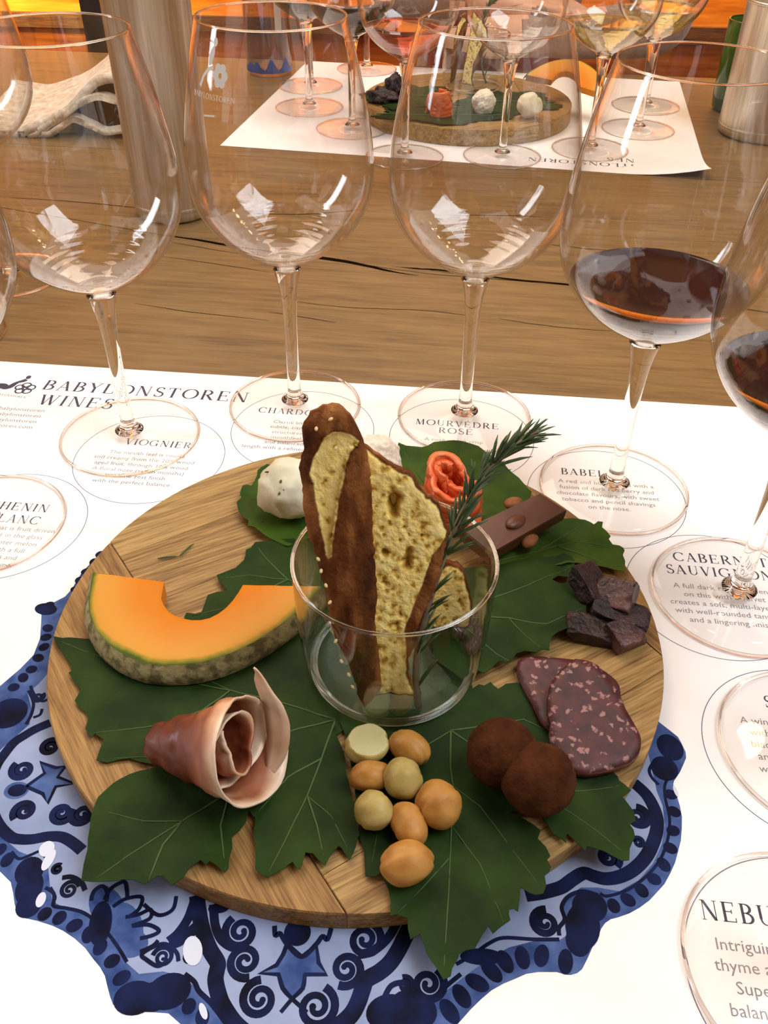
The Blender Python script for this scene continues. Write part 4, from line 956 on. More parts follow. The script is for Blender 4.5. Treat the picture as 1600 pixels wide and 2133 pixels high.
def bread_mat():
    m, nt, out = new_mat('crisp_bread')
    p = nt.nodes.new('ShaderNodeBsdfPrincipled'); nt.links.new(p.outputs[0], out.inputs[0])
    p.inputs['Roughness'].default_value = 0.9; p.inputs['Specular IOR Level'].default_value = 0.15
    tc = nt.nodes.new('ShaderNodeTexCoord')
    def nz(scale, detail=5, st=None):
        n = nt.nodes.new('ShaderNodeTexNoise'); n.inputs['Scale'].default_value = scale; n.inputs['Detail'].default_value = detail
        if st:
            mp = nt.nodes.new('ShaderNodeMapping'); mp.inputs['Scale'].default_value = st
            nt.links.new(tc.outputs['Object'], mp.inputs[0]); nt.links.new(mp.outputs[0], n.inputs['Vector'])
        else: nt.links.new(tc.outputs['Object'], n.inputs['Vector'])
        return n.outputs['Fac']
    def ramp(fac, stops):
        cr = nt.nodes.new('ShaderNodeValToRGB'); e = cr.color_ramp.elements
        e[0].position, e[0].color = stops[0]; e[1].position, e[1].color = stops[-1]
        for q in stops[1:-1]:
            x = e.new(q[0]); x.color = q[1]
        nt.links.new(fac, cr.inputs[0]); return cr.outputs[0]
    def math2(op, a, b):
        n = nt.nodes.new('ShaderNodeMath'); n.operation = op
        for i, v in enumerate((a, b)):
            if isinstance(v, (int, float)): n.inputs[i].default_value = v
            else: nt.links.new(v, n.inputs[i])
        return n.outputs[0]
    t = nt.nodes.new('ShaderNodeAttribute'); t.attribute_name = 'tone'
    c = nt.nodes.new('ShaderNodeAttribute'); c.attribute_name = 'crust'
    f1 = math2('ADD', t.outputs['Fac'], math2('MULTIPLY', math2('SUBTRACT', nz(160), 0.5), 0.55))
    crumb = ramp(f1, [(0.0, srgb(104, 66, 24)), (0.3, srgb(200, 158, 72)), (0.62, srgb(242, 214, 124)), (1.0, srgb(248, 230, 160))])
    crust = ramp(nz(75, 7, (1.6, 1, 0.5)), [(0.30, srgb(58, 28, 10)), (0.5, srgb(104, 58, 24)), (0.72, srgb(158, 104, 56))])
    k = math2('ADD', c.outputs['Fac'], math2('MULTIPLY', math2('SUBTRACT', nz(220), 0.5), 0.5))
    mk = nt.nodes.new('ShaderNodeMapRange'); mk.inputs[1].default_value = 0.38; mk.inputs[2].default_value = 0.62
    nt.links.new(k, mk.inputs[0])
    mx = nt.nodes.new('ShaderNodeMix'); mx.data_type = 'RGBA'
    nt.links.new(mk.outputs[0], mx.inputs[0]); nt.links.new(crumb, mx.inputs[6]); nt.links.new(crust, mx.inputs[7])
    nt.links.new(mx.outputs[2], p.inputs['Base Color'])
    b = nt.nodes.new('ShaderNodeBump'); b.inputs['Strength'].default_value = 0.9; b.inputs['Distance'].default_value = 0.001
    nt.links.new(nz(420, 4), b.inputs['Height']); nt.links.new(b.outputs[0], p.inputs['Normal'])
    return m
M['bread'] = bread_mat()
M['crust_dark'] = simple('bread_crust_dark', srgb(96, 50, 22), srgb(126, 72, 36), rough=0.7, scale=60, detail=6, bump=0.8, bscale=240)
M['sesame'] = simple('sesame', srgb(214, 184, 128), rough=0.6)
M['rosemary'] = simple('rosemary_needle', srgb(38, 56, 26), srgb(66, 88, 44), rough=0.5, scale=120, spec=0.4)
M['rosemary_stem'] = simple('rosemary_stem', srgb(92, 78, 58), srgb(118, 104, 80), rough=0.8, scale=120)

# ------------------------------------------------------------------ vine leaves on the board
def leaf(label, outline, zb, veins, mat='leaf', amp=0.0012, seed=0, lift=0.0010, z_over=None, group='vine leaves on the near board'):
    teeth = []
    for i, p in enumerate(resample(outline, 0.0035)):
        a = noise.noise(Vector((p[0]*700, p[1]*700, seed)))*0.0013
        teeth.append((p[0]+a, p[1]-a))
    cx = sum(p[0] for p in teeth)/len(teeth); cy = sum(p[1] for p in teeth)/len(teeth)
    def zt(x, y):
        d = edge_dist((x, y), teeth)
        v = min([edge_dist((x, y), q, False) for q in veins] or [1])
        w = amp*(0.6+noise.noise(Vector((x*38+seed, y*38, seed))))+0.0006*noise.noise(Vector((x*130, y*130, seed)))
        w += lift*max(0, 1-d/0.012)**2*(0.5+noise.noise(Vector((x*60, y*60, seed+5))))
        w += 0.0007*min(1, v/0.006)
        r = math.hypot(x-BC[0], y-BC[1])
        drop = max(0, r-0.1476)*0.12
        return zb+max(0.0, w)-drop
    V2, T, poly = tri_fill(teeth, 0.0042)
    n = len(V2)
    V = [(x, y, zt(x, y)) for x, y in V2]
    V += [(x, y, z-0.00035) for x, y, z in V]
    Fc = list(T)+[tuple(reversed([i+n for i in t])) for t in T]
    cnt = set()
    for t in T:
        for a, b in ((t[0], t[1]), (t[1], t[2]), (t[2], t[0])): cnt.add((a, b))
    for a, b in cnt:
        if (b, a) not in cnt:
            q = len(V); V += [V[b], V[a], V[a+n], V[b+n]]; Fc.append((q, q+1, q+2, q+3))
    o = mesh_obj('vine_leaf', V, Fc, mat, None, True)
    for k, q in enumerate(veins):
        q = resample(q, 0.004, False); m = len(q)
        pts = [(x, y, zt(x, y)+0.00012) for x, y in q]
        mesh_obj('vein', *tube(pts, [0.00055*(1-0.7*i/m)*(1 if k < 3 else 0.6) for i in range(m)], 5), 'vein', o, True)
    return tag(o, label, 'leaf', group)
LZ = BZ+0.0004
leaf('large dark vine leaf under the melon slice and rolled ham',
     [(-0.1577,0.2882),(-0.1466,0.2875),(-0.13,0.2853),(-0.1084,0.2919),(-0.0821,0.302),(-0.0572,0.3123),(-0.0377,0.3094),(-0.0223,0.2904),(-0.0144,0.2639),(-0.0125,0.2423),(-0.0185,0.2346),(-0.0214,0.232),(-0.0315,0.2282),(-0.0394,0.2244),(-0.0467,0.2172),(-0.0536,0.2079),(-0.0674,0.2077),(-0.0822,0.2131),(-0.0951,0.2176),(-0.1014,0.2189),(-0.1059,0.2209),(-0.11,0.2201),(-0.1144,0.2184),(-0.1192,0.2191),(-0.1187,0.225),(-0.1182,0.2287),(-0.1231,0.2323),(-0.1246,0.2303),(-0.1281,0.235),(-0.1281,0.2404),(-0.1305,0.244),(-0.1346,0.2471),(-0.1369,0.25),(-0.1359,0.2535),(-0.1363,0.2565),(-0.1408,0.2617),(-0.1442,0.2659),(-0.1433,0.2673),(-0.1437,0.2682),(-0.1453,0.2713),(-0.1468,0.2733),(-0.1509,0.2783),(-0.1541,0.2821)], LZ,
     [[(-0.0199,0.2427),(-0.0417,0.2497),(-0.0686,0.2574),(-0.1101,0.2679),(-0.1528,0.2849)], [(-0.0199,0.2427),(-0.0483,0.2316),(-0.0796,0.2214),(-0.114,0.2208)], [(-0.0686,0.2574),(-0.0798,0.2464),(-0.0973,0.2383),(-0.1232,0.2328)], [(-0.0686,0.2574),(-0.0879,0.2683),(-0.1133,0.2826)]], seed=1)
leaf('dark vine leaf below the rolled ham, overhanging the front of the board',
     [(-0.1004,0.2141),(-0.0887,0.2161),(-0.0683,0.2141),(-0.052,0.211),(-0.0492,0.2076),(-0.0506,0.2014),(-0.0521,0.1966),(-0.0548,0.1875),(-0.0564,0.1861),(-0.0573,0.1844),(-0.0563,0.18),(-0.0568,0.1757),(-0.0574,0.1722),(-0.058,0.1697),(-0.0615,0.1725),(-0.0645,0.1744),(-0.0655,0.1728),(-0.068,0.1747),(-0.0716,0.171),(-0.0738,0.1681),(-0.0769,0.1649),(-0.0801,0.168),(-0.0841,0.1693),(-0.0858,0.1668),(-0.0874,0.1655),(-0.0915,0.1667),(-0.0957,0.1676),(-0.0987,0.167),(-0.1046,0.1666),(-0.1082,0.1673),(-0.1118,0.1674),(-0.1121,0.1733),(-0.1124,0.1792),(-0.1135,0.1873),(-0.1144,0.1956),(-0.1136,0.2011),(-0.1121,0.2048),(-0.1097,0.208),(-0.1073,0.2103),(-0.1039,0.2127)], LZ+0.0006,
     [[(-0.0467,0.2168),(-0.0611,0.2052),(-0.0782,0.192),(-0.1063,0.1686)], [(-0.0611,0.2052),(-0.0627,0.1901),(-0.058,0.1712)], [(-0.0782,0.192),(-0.0837,0.1816),(-0.0862,0.167)], [(-0.0782,0.192),(-0.0934,0.1917),(-0.1105,0.1957)]], seed=2)
leaf('green vine leaf in front of the tumbler, left of the nuts',
     [(-0.0218,0.2383),(-0.0316,0.2299),(-0.0393,0.2237),(-0.044,0.22),(-0.0472,0.2165),(-0.0494,0.2095),(-0.0507,0.2028),(-0.0529,0.1971),(-0.0507,0.1942),(-0.0489,0.1923),(-0.0492,0.19),(-0.0476,0.1799),(-0.0463,0.1707),(-0.0441,0.169),(-0.0418,0.1681),(-0.0393,0.1695),(-0.0364,0.1714),(-0.033,0.1744),(-0.0318,0.1727),(-0.0307,0.1721),(-0.0294,0.175),(-0.0282,0.1782),(-0.0267,0.1778),(-0.0255,0.1782),(-0.0231,0.1755),(-0.0206,0.1736),(-0.0184,0.1775),(-0.0158,0.1813),(-0.0145,0.1805),(-0.0129,0.178),(-0.0116,0.1763),(-0.0106,0.1792),(-0.0096,0.1822),(-0.0085,0.1845),(-0.0076,0.1861),(-0.0093,0.1917),(-0.0101,0.1969),(-0.0126,0.2079),(-0.0146,0.2189),(-0.0175,0.2289)], LZ+0.0012,
     [[(-0.0202,0.2402),(-0.0249,0.2215),(-0.0296,0.2031),(-0.0415,0.1702)], [(-0.0249,0.2215),(-0.0382,0.212),(-0.0482,0.1963)], [(-0.0296,0.2031),(-0.0248,0.1904),(-0.0207,0.1753)], [(-0.0296,0.2031),(-0.0194,0.1947),(-0.0111,0.1784)]], seed=3, mat='leaf')
leaf('largest vine leaf, under the nuts and truffles with its tip hanging over the board front',
     [(-0.0229,0.2582),(-0.0217,0.2782),(-0.0133,0.2968),(0.0055,0.3052),(0.0244,0.3023),(0.0378,0.2884),(0.0423,0.2706),(0.0414,0.2601),(0.0446,0.2624),(0.0472,0.2616),(0.0499,0.2642),(0.0516,0.2617),(0.0528,0.2606),(0.0574,0.2626),(0.0626,0.2636),(0.0708,0.2571),(0.0819,0.2439),(0.0916,0.2265),(0.0964,0.2176),(0.0983,0.2148),(0.0994,0.2121),(0.1014,0.2103),(0.1032,0.2076),(0.1005,0.2058),(0.0987,0.2049),(0.1005,0.2023),(0.1019,0.1993),(0.1022,0.1954),(0.0999,0.1937),(0.1003,0.192),(0.1008,0.1887),(0.0979,0.1838),(0.0965,0.179),(0.0935,0.1789),(0.0909,0.1805),(0.0881,0.1812),(0.0839,0.1828),(0.0809,0.1831),(0.08,0.1811),(0.0767,0.1847),(0.0735,0.1883),(0.0726,0.1862),(0.0719,0.185),(0.0692,0.1874),(0.0675,0.1886),(0.0664,0.1915),(0.0645,0.1949),(0.0617,0.1969),(0.0566,0.1973),(0.0517,0.1972),(0.055,0.1956),(0.0582,0.1935),(0.061,0.1914),(0.0637,0.1886),(0.0624,0.1869),(0.0618,0.1857),(0.0641,0.1825),(0.0658,0.1785),(0.0644,0.1769),(0.0652,0.1746),(0.0645,0.1723),(0.0632,0.1704),(0.0625,0.1677),(0.0607,0.1651),(0.059,0.1632),(0.0559,0.1643),(0.0536,0.1657),(0.0524,0.1617),(0.0512,0.1573),(0.0499,0.158),(0.0485,0.1576),(0.048,0.1562),(0.0475,0.1551),(0.0447,0.1516),(0.0417,0.1491),(0.0405,0.1508),(0.0396,0.1522),(0.0372,0.1484),(0.0342,0.1446),(0.0314,0.1432),(0.0292,0.1419),(0.0282,0.1415),(0.0275,0.1405),(0.0263,0.1379),(0.0255,0.1353),(0.0231,0.134),(0.0216,0.1365),(0.0203,0.1385),(0.0184,0.1407),(0.0167,0.143),(0.0158,0.1461),(0.0152,0.1484),(0.0131,0.1481),(0.0112,0.147),(0.0104,0.1508),(0.0102,0.1548),(0.0069,0.1556),(0.0038,0.1554),(0.0041,0.1603),(0.0037,0.1648),(0.0023,0.1676),(0.001,0.1704),(-0.0017,0.1698),(-0.0048,0.1696),(-0.0055,0.1751),(-0.0064,0.1812),(-0.0087,0.1912),(-0.0106,0.2063),(-0.0128,0.2224),(-0.0165,0.2371)], LZ+0.0002,
     [[(0.0304,0.2372),(0.0293,0.2184),(0.0302,0.2092),(0.0284,0.1918),(0.0262,0.1661),(0.023,0.1358)], [(0.0304,0.2372),(0.0444,0.2258),(0.0646,0.2075),(0.095,0.1825)], [(0.0304,0.2372),(0.0434,0.2394),(0.0628,0.2436),(0.0841,0.2313)], [(0.0304,0.2372),(0.0137,0.2253),(0.0016,0.2065),(-0.0027,0.1752)], [(0.0302,0.2092),(0.0404,0.2005),(0.0504,0.1839),(0.0603,0.1666)], [(0.0284,0.1918),(0.0386,0.1758),(0.0456,0.1537)], [(0.0267,0.1776),(0.0163,0.1659),(0.0073,0.1567)], [(0.0646,0.2075),(0.0804,0.2077),(0.0986,0.2103)]], seed=4)
leaf('green vine leaf with a folded edge right of the tumbler, below the chocolate',
     [(0.0249,0.3212),(0.0404,0.3357),(0.0606,0.339),(0.0698,0.3429),(0.0787,0.3449),(0.0868,0.3466),(0.096,0.349),(0.0996,0.3472),(0.1008,0.3435),(0.0984,0.3346),(0.0956,0.331),(0.0907,0.3316),(0.0868,0.3287),(0.0899,0.3259),(0.094,0.3274),(0.0978,0.3264),(0.0997,0.3226),(0.1007,0.3182),(0.1015,0.3158),(0.1021,0.3125),(0.1007,0.3071),(0.1003,0.3029),(0.097,0.3002),(0.0935,0.2992),(0.0924,0.3011),(0.0904,0.3017),(0.0906,0.2985),(0.0902,0.2956),(0.0884,0.2928),(0.0863,0.2915),(0.0829,0.2902),(0.0796,0.2877),(0.0792,0.2834),(0.078,0.2798),(0.0751,0.2797),(0.0717,0.2779),(0.0677,0.2784),(0.0633,0.2768),(0.0604,0.273),(0.0579,0.2709),(0.0559,0.2729),(0.0537,0.2734),(0.0502,0.2688),(0.0466,0.2659),(0.0441,0.2672),(0.0361,0.2623),(0.0233,0.2735)], LZ+0.0026,
     [[(0.0337,0.3013),(0.0536,0.3149),(0.0739,0.3239),(0.0985,0.3405)], [(0.0384,0.3014),(0.0619,0.3018),(0.0804,0.299),(0.0996,0.3091)], [(0.0382,0.2982),(0.0509,0.2829),(0.059,0.2727)], [(0.0619,0.3018),(0.0699,0.2893),(0.0756,0.2803)]], seed=5, mat='leaf', lift=0.0025, amp=0.003)  # dark leaf colour stands in for the shadow beside the tumbler
leaf('pale green vine leaf on the right, between the chocolate and the dried meat',
     [(0.051,0.3417),(0.0677,0.3572),(0.0848,0.3695),(0.0985,0.378),(0.1063,0.3798),(0.1125,0.3787),(0.1146,0.3767),(0.1163,0.3742),(0.1194,0.3768),(0.1222,0.3772),(0.1204,0.3731),(0.1227,0.3711),(0.1244,0.3675),(0.1234,0.3639),(0.1245,0.3611),(0.1277,0.3604),(0.1294,0.3585),(0.1301,0.3554),(0.1282,0.35),(0.1279,0.3447),(0.1267,0.341),(0.1251,0.3369),(0.1169,0.3386),(0.1065,0.3409),(0.0966,0.3426),(0.0759,0.3385)], LZ+0.0012,
     [[(0.0536,0.3425),(0.0828,0.3537),(0.1048,0.3619),(0.1285,0.3565)], [(0.0828,0.3537),(0.1004,0.3678),(0.1126,0.3775)], [(0.0937,0.3578),(0.1103,0.3485),(0.1255,0.3413)]], seed=6, mat='leaf_lit', lift=0.003)
leaf('rounded green vine leaf behind the salmon rosette at the back of the board',
     [(0.0084,0.4511),(0.0131,0.4481),(0.0182,0.4477),(0.0227,0.4484),(0.0266,0.4515),(0.031,0.4558),(0.0362,0.458),(0.0429,0.4593),(0.0488,0.4578),(0.054,0.4543),(0.0589,0.4508),(0.063,0.4462),(0.0665,0.4418),(0.0703,0.4354),(0.0727,0.43),(0.076,0.4229),(0.0794,0.4168),(0.0827,0.4109),(0.0858,0.4041),(0.0839,0.3974),(0.0777,0.3894),(0.0647,0.3814),(0.0509,0.377),(0.0322,0.3766),(0.0163,0.3846),(0.0054,0.4019),(0.0031,0.4299)], LZ+0.0004,
     [[(0.0269,0.3785),(0.0358,0.3981),(0.0426,0.4212),(0.049,0.4562)], [(0.0358,0.3981),(0.0563,0.4121),(0.0742,0.4219)], [(0.0358,0.3981),(0.0225,0.416),(0.0113,0.445)]], seed=7, mat='leaf_lit', lift=0.003)
leaf('light green vine leaf under the herbed cheese ball',
     [(-0.066,0.4225),(-0.0698,0.4234),(-0.0733,0.4209),(-0.0749,0.4175),(-0.0746,0.4129),(-0.0755,0.4082),(-0.077,0.4045),(-0.0801,0.4054),(-0.0825,0.4044),(-0.0828,0.3999),(-0.0827,0.3955),(-0.0813,0.3929),(-0.0807,0.3903),(-0.0829,0.3867),(-0.0817,0.3817),(-0.0781,0.3767),(-0.0744,0.3735),(-0.0746,0.3681),(-0.0721,0.3678),(-0.0696,0.3662),(-0.0646,0.3615),(-0.059,0.3585),(-0.0546,0.3562),(-0.0514,0.3544),(-0.0495,0.3563),(-0.0478,0.3579),(-0.0365,0.3629),(-0.0295,0.3794),(-0.034,0.4101),(-0.0463,0.4239)], LZ+0.0016,
     [[(-0.0329,0.3922),(-0.0548,0.3917),(-0.0826,0.3946)], [(-0.0494,0.3918),(-0.063,0.4049),(-0.073,0.4185)], [(-0.0494,0.3918),(-0.0617,0.3787),(-0.0727,0.3702)]], seed=8, mat='leaf_lit', lift=0.004)
leaf('dark vine leaf behind the melon slice, left of the tumbler',
     [(-0.0289,0.3682),(-0.0417,0.362),(-0.0571,0.3597),(-0.0691,0.3571),(-0.0715,0.3539),(-0.0736,0.3515),(-0.0738,0.3477),(-0.0735,0.3436),(-0.0777,0.3387),(-0.0821,0.3342),(-0.0856,0.3309),(-0.0853,0.3291),(-0.0845,0.327),(-0.0815,0.3235),(-0.0793,0.3204),(-0.0838,0.3193),(-0.0884,0.3175),(-0.089,0.3124),(-0.09,0.307),(-0.0938,0.3066),(-0.0972,0.3059),(-0.0984,0.3033),(-0.0927,0.2953),(-0.0685,0.2895),(-0.0411,0.2931),(-0.0181,0.2999),(-0.0095,0.3342)], LZ+0.0005,
     [[(-0.0238,0.3198),(-0.0492,0.3298),(-0.0694,0.333),(-0.0838,0.3291)], [(-0.0492,0.3298),(-0.0607,0.3442),(-0.0684,0.3555)], [(-0.0492,0.3298),(-0.0716,0.3121),(-0.0943,0.3043)]], seed=9, mat='leaf')

# ------------------------------------------------------------------ melon slice
mt, mb = 0.0255, LZ+0.0022
m_out = [(-0.1459,0.3222),(-0.1439,0.3099),(-0.1424,0.3016),(-0.1404,0.2952),(-0.1368,0.2878),(-0.1325,0.2814),(-0.1263,0.2747),(-0.1196,0.2695),(-0.1126,0.2656),(-0.106,0.2632),(-0.0978,0.2622),(-0.0897,0.2627),(-0.0817,0.2642),(-0.0742,0.2672),(-0.0665,0.2717),(-0.0591,0.2771),(-0.0502,0.286),(-0.0416,0.2958),(-0.0366,0.3024),(-0.0322,0.3097),(-0.0306,0.3145)]
m_in = [(-0.0442,0.3145),(-0.0565,0.3146),(-0.0694,0.3147),(-0.0708,0.3096),(-0.0728,0.304),(-0.0754,0.299),(-0.0785,0.2951),(-0.0823,0.2919),(-0.0864,0.2906),(-0.0907,0.2905),(-0.095,0.2914),(-0.099,0.2932),(-0.1027,0.2959),(-0.1055,0.2997),(-0.1079,0.3043),(-0.1082,0.3082),(-0.1085,0.3119),(-0.1088,0.316),(-0.1264,0.3191)]
poly = m_out+m_in
V2, T, poly2 = tri_fill(resample(poly, 0.003), 0.0028)
outer_line = m_out
def mdist(p): return edge_dist(p, outer_line, False)
n = len(V2)
Vt = [(x, y, mt-0.0012*max(0, 1-edge_dist((x, y), poly)/0.002)**2+0.0003*noise.noise(Vector((x*120, y*120, 0)))) for x, y in V2]
melon = mesh_obj('melon_slice', Vt, T, 'flesh', None, True)
set_tone(melon, lambda c: min(1, mdist((c.x, c.y))/0.026))
# inner and end walls of flesh plus underside
mcx, mcy = sum(p[0] for p in m_out)/len(m_out), sum(p[1] for p in m_out)/len(m_out)
wall_line = resample(m_in, 0.003, False)
V = []; Fc = []
line = [m_out[-1]]+wall_line+[m_out[0]]
for x, y in line: V += [(x, y, mt-0.0012), (x, y, mb)]
for i in range(len(line)-1): Fc.append((2*i, 2*i+1, 2*i+3, 2*i+2))
w = mesh_obj('cut_side', V, Fc, 'flesh', melon, True); set_tone(w, lambda c: 0.8)
ol = resample(m_out, 0.002, False); V = []; Fc = []
for i, (x, y) in enumerate(ol):
    a = ol[max(0, i-1)]; b = ol[min(len(ol)-1, i+1)]
    dx, dy = b[0]-a[0], b[1]-a[1]; L = math.hypot(dx, dy); nx, ny = dy/L, -dx/L
    if (x-(-0.085))*nx+(y-0.33)*ny < 0: nx, ny = -nx, -ny
    for k in range(7):
        t = k/6
        off = 0.0036*math.sin(t*math.pi*0.62)
        V.append((x+nx*off, y+ny*off, mt-0.0010-(mt-0.0010-mb)*t))
for i in range(len(ol)-1):
    for k in range(6): Fc.append((i*7+k, i*7+k+1, (i+1)*7+k+1, (i+1)*7+k))
rind = mesh_obj('rind', V, Fc, 'rind', melon, True); rind['label'] = 'netted grey-green rind'
tag(melon, 'crescent slice of orange melon with netted rind, on the near board', 'melon', 'melon slices')

# ------------------------------------------------------------------ rolled ham
def rolled(name, base, axis, up, L, r0, r1, turns, mats, tone, seed=0, NS=26, NT=130, ruffle=0.0025, inner=0.35, mouth=None, parent=None, sag=1.0, bump=0.0, flare=0.0, thick=0.0008):
    A = Vector(axis).normalized(); U = (Vector(up)-A*Vector(up).dot(A)).normalized(); B = A.cross(U)
    base = Vector(base); V = []; tn = []
    for j in range(NT+1):
        w = j/NT; th = w*turns*2*math.pi
        for i in range(NS+1):
            s = i/NS
            ln = L*(1+(mouth(w) if mouth else 0))
            r = (r0+(r1-r0)*s**0.8)*(1-(1-inner)*(1-w))
            nz = noise.noise(Vector((s*3+seed, w*6, seed)))
            r += ruffle*s*(nz+0.8*math.sin(th*2.3+seed)*s*s)
            r += bump*(noise.noise(Vector((s*9, w*22, seed+3)))+0.7*noise.noise(Vector((s*20, w*50, seed+7))))
            if flare: r += flare*s**4*min(1, max(0, (w-0.55)/0.15))
            p = base+A*(s*ln)+(U*math.cos(th)*sag+B*math.sin(th))*r
            V.append(p); tn.append(tone(s, w, nz))
    Fc = []
    for j in range(NT):
        for i in range(NS):
            a = j*(NS+1)+i; Fc.append((a, a+1, a+NS+2, a+NS+1))
    o = mesh_obj(name, V, Fc, mats, parent, True)
    at = o.data.attributes.new('tone', 'FLOAT', 'POINT')
    for i, t in enumerate(tn): at.data[i].value = t
    so = o.modifiers.new('thick', 'SOLIDIFY'); so.thickness = thick; so.offset = 0
    return o
hb = Vector((-0.0943,0.2238,0.021)); hm = Vector((-0.0583,0.2103,0.037))
ax = hm-hb
ham = rolled('rolled_ham', hb, ax, (0, 0, 1), ax.length, 0.0078, 0.0222, 2.65, 'ham',
             lambda s, w, nz: 0.16+0.26*max(0, s-0.15)+0.42*min(1, max(0, (s-0.88+0.10*nz)/0.10))+0.30*min(1, max(0, (w-0.80)/0.08))*min(1, max(0, (s-0.62)/0.2))+0.30*nz,
             seed=2.2, ruffle=0.0034, inner=0.26, mouth=lambda w: 0.10*math.sin(w*9)+0.10*w+0.16*math.exp(-((w-0.80)/0.06)**2), bump=0.0012, flare=0.0045)
tag(ham, 'loosely rolled slice of pink cured ham with white fat, on the vine leaf', 'ham')
# torn fat tail standing up from the ham's edge
tp = [Vector((-0.0456,0.2083,0.016)), Vector((-0.0431,0.2111,0.022)), Vector((-0.042,0.2142,0.029)), Vector((-0.0425,0.2184,0.036)), Vector((-0.0452,0.2225,0.043)), Vector((-0.048,0.2265,0.047)), Vector((-0.0498,0.2298,0.051)), Vector((-0.0517,0.2314,0.054))]
V = []; ws = [0.002, 0.0045, 0.0060, 0.0070, 0.0070, 0.0046, 0.002, 0.0006]
tq = smooth_profile([tuple(p) for p in tp], 5); 
for i, p in enumerate(tq):
    k = i/(len(tq)-1)*7; a = int(min(6, k)); ww = ws[a]+(ws[a+1]-ws[a])*(k-a)
    for d in (-1, -0.4, 0.2, 0.8):
        V.append(Vector(p)+Vector((ww*d*0.9, 0.004+ww*0.5*(1-d), -ww*d*0.35)))
Fc = [(4*i+k, 4*i+k+1, 4*i+k+5, 4*i+k+4) for i in range(len(tq)-1) for k in range(3)]
ft = mesh_obj('fat_edge', V, Fc, 'ham', ham, True); set_tone(ft, lambda c: 0.84)
so = ft.modifiers.new('thick', 'SOLIDIFY'); so.thickness = 0.0008
ft['label'] = 'torn white fat edge'

# ------------------------------------------------------------------ salami
def salami_slice(label, outline, zfun, th):
    o = solid_plate('salami_slice', resample(outline, 0.003), lambda x, y: zfun(x, y)+th-0.0008*max(0, 1-edge_dist((x, y), outline)/0.002)**2+0.0003*noise.noise(Vector((x*200, y*200, 3))), zfun, ['salami', 'salami_skin'], None, 0.003, 0, 1, True)
    return tag(o, label, 'salami', 'salami slices')
s_back = [(0.0632,0.2742),(0.0659,0.2763),(0.0689,0.277),(0.075,0.2774),(0.0799,0.2769),(0.0856,0.2764),(0.0909,0.2756),(0.0957,0.2739),(0.0998,0.2717),(0.1031,0.2691),(0.1053,0.2666),(0.1072,0.2638),(0.108,0.2605),(0.1077,0.2564),(0.1059,0.252),(0.1007,0.2469),(0.089,0.2402),(0.078,0.2362),(0.0729,0.2359),(0.0694,0.2409),(0.0683,0.2456),(0.0671,0.2508),(0.065,0.2567),(0.0633,0.2628),(0.0624,0.2684)]
s_front = [(0.0882,0.2697),(0.0921,0.2692),(0.0956,0.2679),(0.0987,0.2657),(0.1009,0.2623),(0.1031,0.2579),(0.1047,0.2531),(0.1058,0.2486),(0.1065,0.2439),(0.1081,0.2393),(0.1096,0.2348),(0.1105,0.2321),(0.1104,0.2291),(0.1098,0.2262),(0.1086,0.2233),(0.1064,0.2206),(0.1036,0.2185),(0.0994,0.2168),(0.095,0.2153),(0.09,0.2141),(0.085,0.2133),(0.0817,0.2137),(0.0789,0.2148),(0.0767,0.2169),(0.0751,0.2194),(0.0731,0.2239),(0.0717,0.2285),(0.0719,0.2329),(0.0732,0.2374),(0.0724,0.2407),(0.0725,0.2449),(0.0731,0.2496),(0.0744,0.2542),(0.077,0.2589),(0.0801,0.2628),(0.0842,0.2668)]
salami_slice('salami slice lying underneath, left and behind the other', s_back, lambda x, y: LZ+0.0018+0.05*max(0, y-0.27), 0.0032)
cy0 = min(p[1] for p in s_front)
salami_slice('salami slice lying on top, nearer the truffles', s_front, lambda x, y: LZ+0.0026+0.115*(y-cy0)+0.0, 0.0036)

# ------------------------------------------------------------------ truffles and nuts
tz = LZ+0.0016
tf = blob('truffle', Vector((0.0624,0.2033,0.028))+Vector((0, 0, 0)), (0.0148, 0.0146, 0.0143), 'cocoa', None, 4, 0.05, 1.6, 3, amp2=0.02)
tag(tf, 'cocoa-dusted chocolate truffle in front, overlapping its twin', 'truffle', 'chocolate truffles')
tb = blob('truffle', Vector((0.0523,0.2137,0.028)), (0.0143, 0.0142, 0.0140), 'cocoa', None, 4, 0.05, 1.6, 8, amp2=0.02)
tb.location.y += 0.002; tb.location.x -= 0.003
tag(tb, 'cocoa-dusted chocolate truffle behind, half hidden by the other', 'truffle', 'chocolate truffles')
nut_spec = [((765, 1550), (0.0096, 0.0092, 0.0066), 'nut_pale', 0.2, 'halved pale nut with its flat cut face up, by the tumbler', True),
            ((853, 1556), (0.0094, 0.0066, 0.0070), 'nut', -0.6, 'oval tan nut touching the tumbler, right of the halved nut', False),
            ((770, 1618), (0.0088, 0.0062, 0.0064), 'nut', 0.1, 'oval tan nut just below the halved nut', False),
            ((839, 1624), (0.0080, 0.0086, 0.0082), 'nut_pale', 0.3, 'cream-coloured round nut with a split, in the middle of the pile', False),
            ((779, 1688), (0.0077, 0.0080, 0.0078), 'nut_pale', 0.5, 'pale round nut at the left of the pile', False),
            ((913, 1674), (0.0092, 0.0094, 0.0090), 'nut', 0.2, 'round golden nut at the right of the pile', False),
            ((852, 1716), (0.0068, 0.0094, 0.0070), 'nut', 0.35, 'long golden nut standing between the right-hand and lowest nuts', False),
            ((848, 1796), (0.0103, 0.0082, 0.0078), 'nut', 0.25, 'lowest golden nut of the pile, the largest', False)]
for i, (q, r, mm, a, lab, half) in enumerate(nut_spec): pass
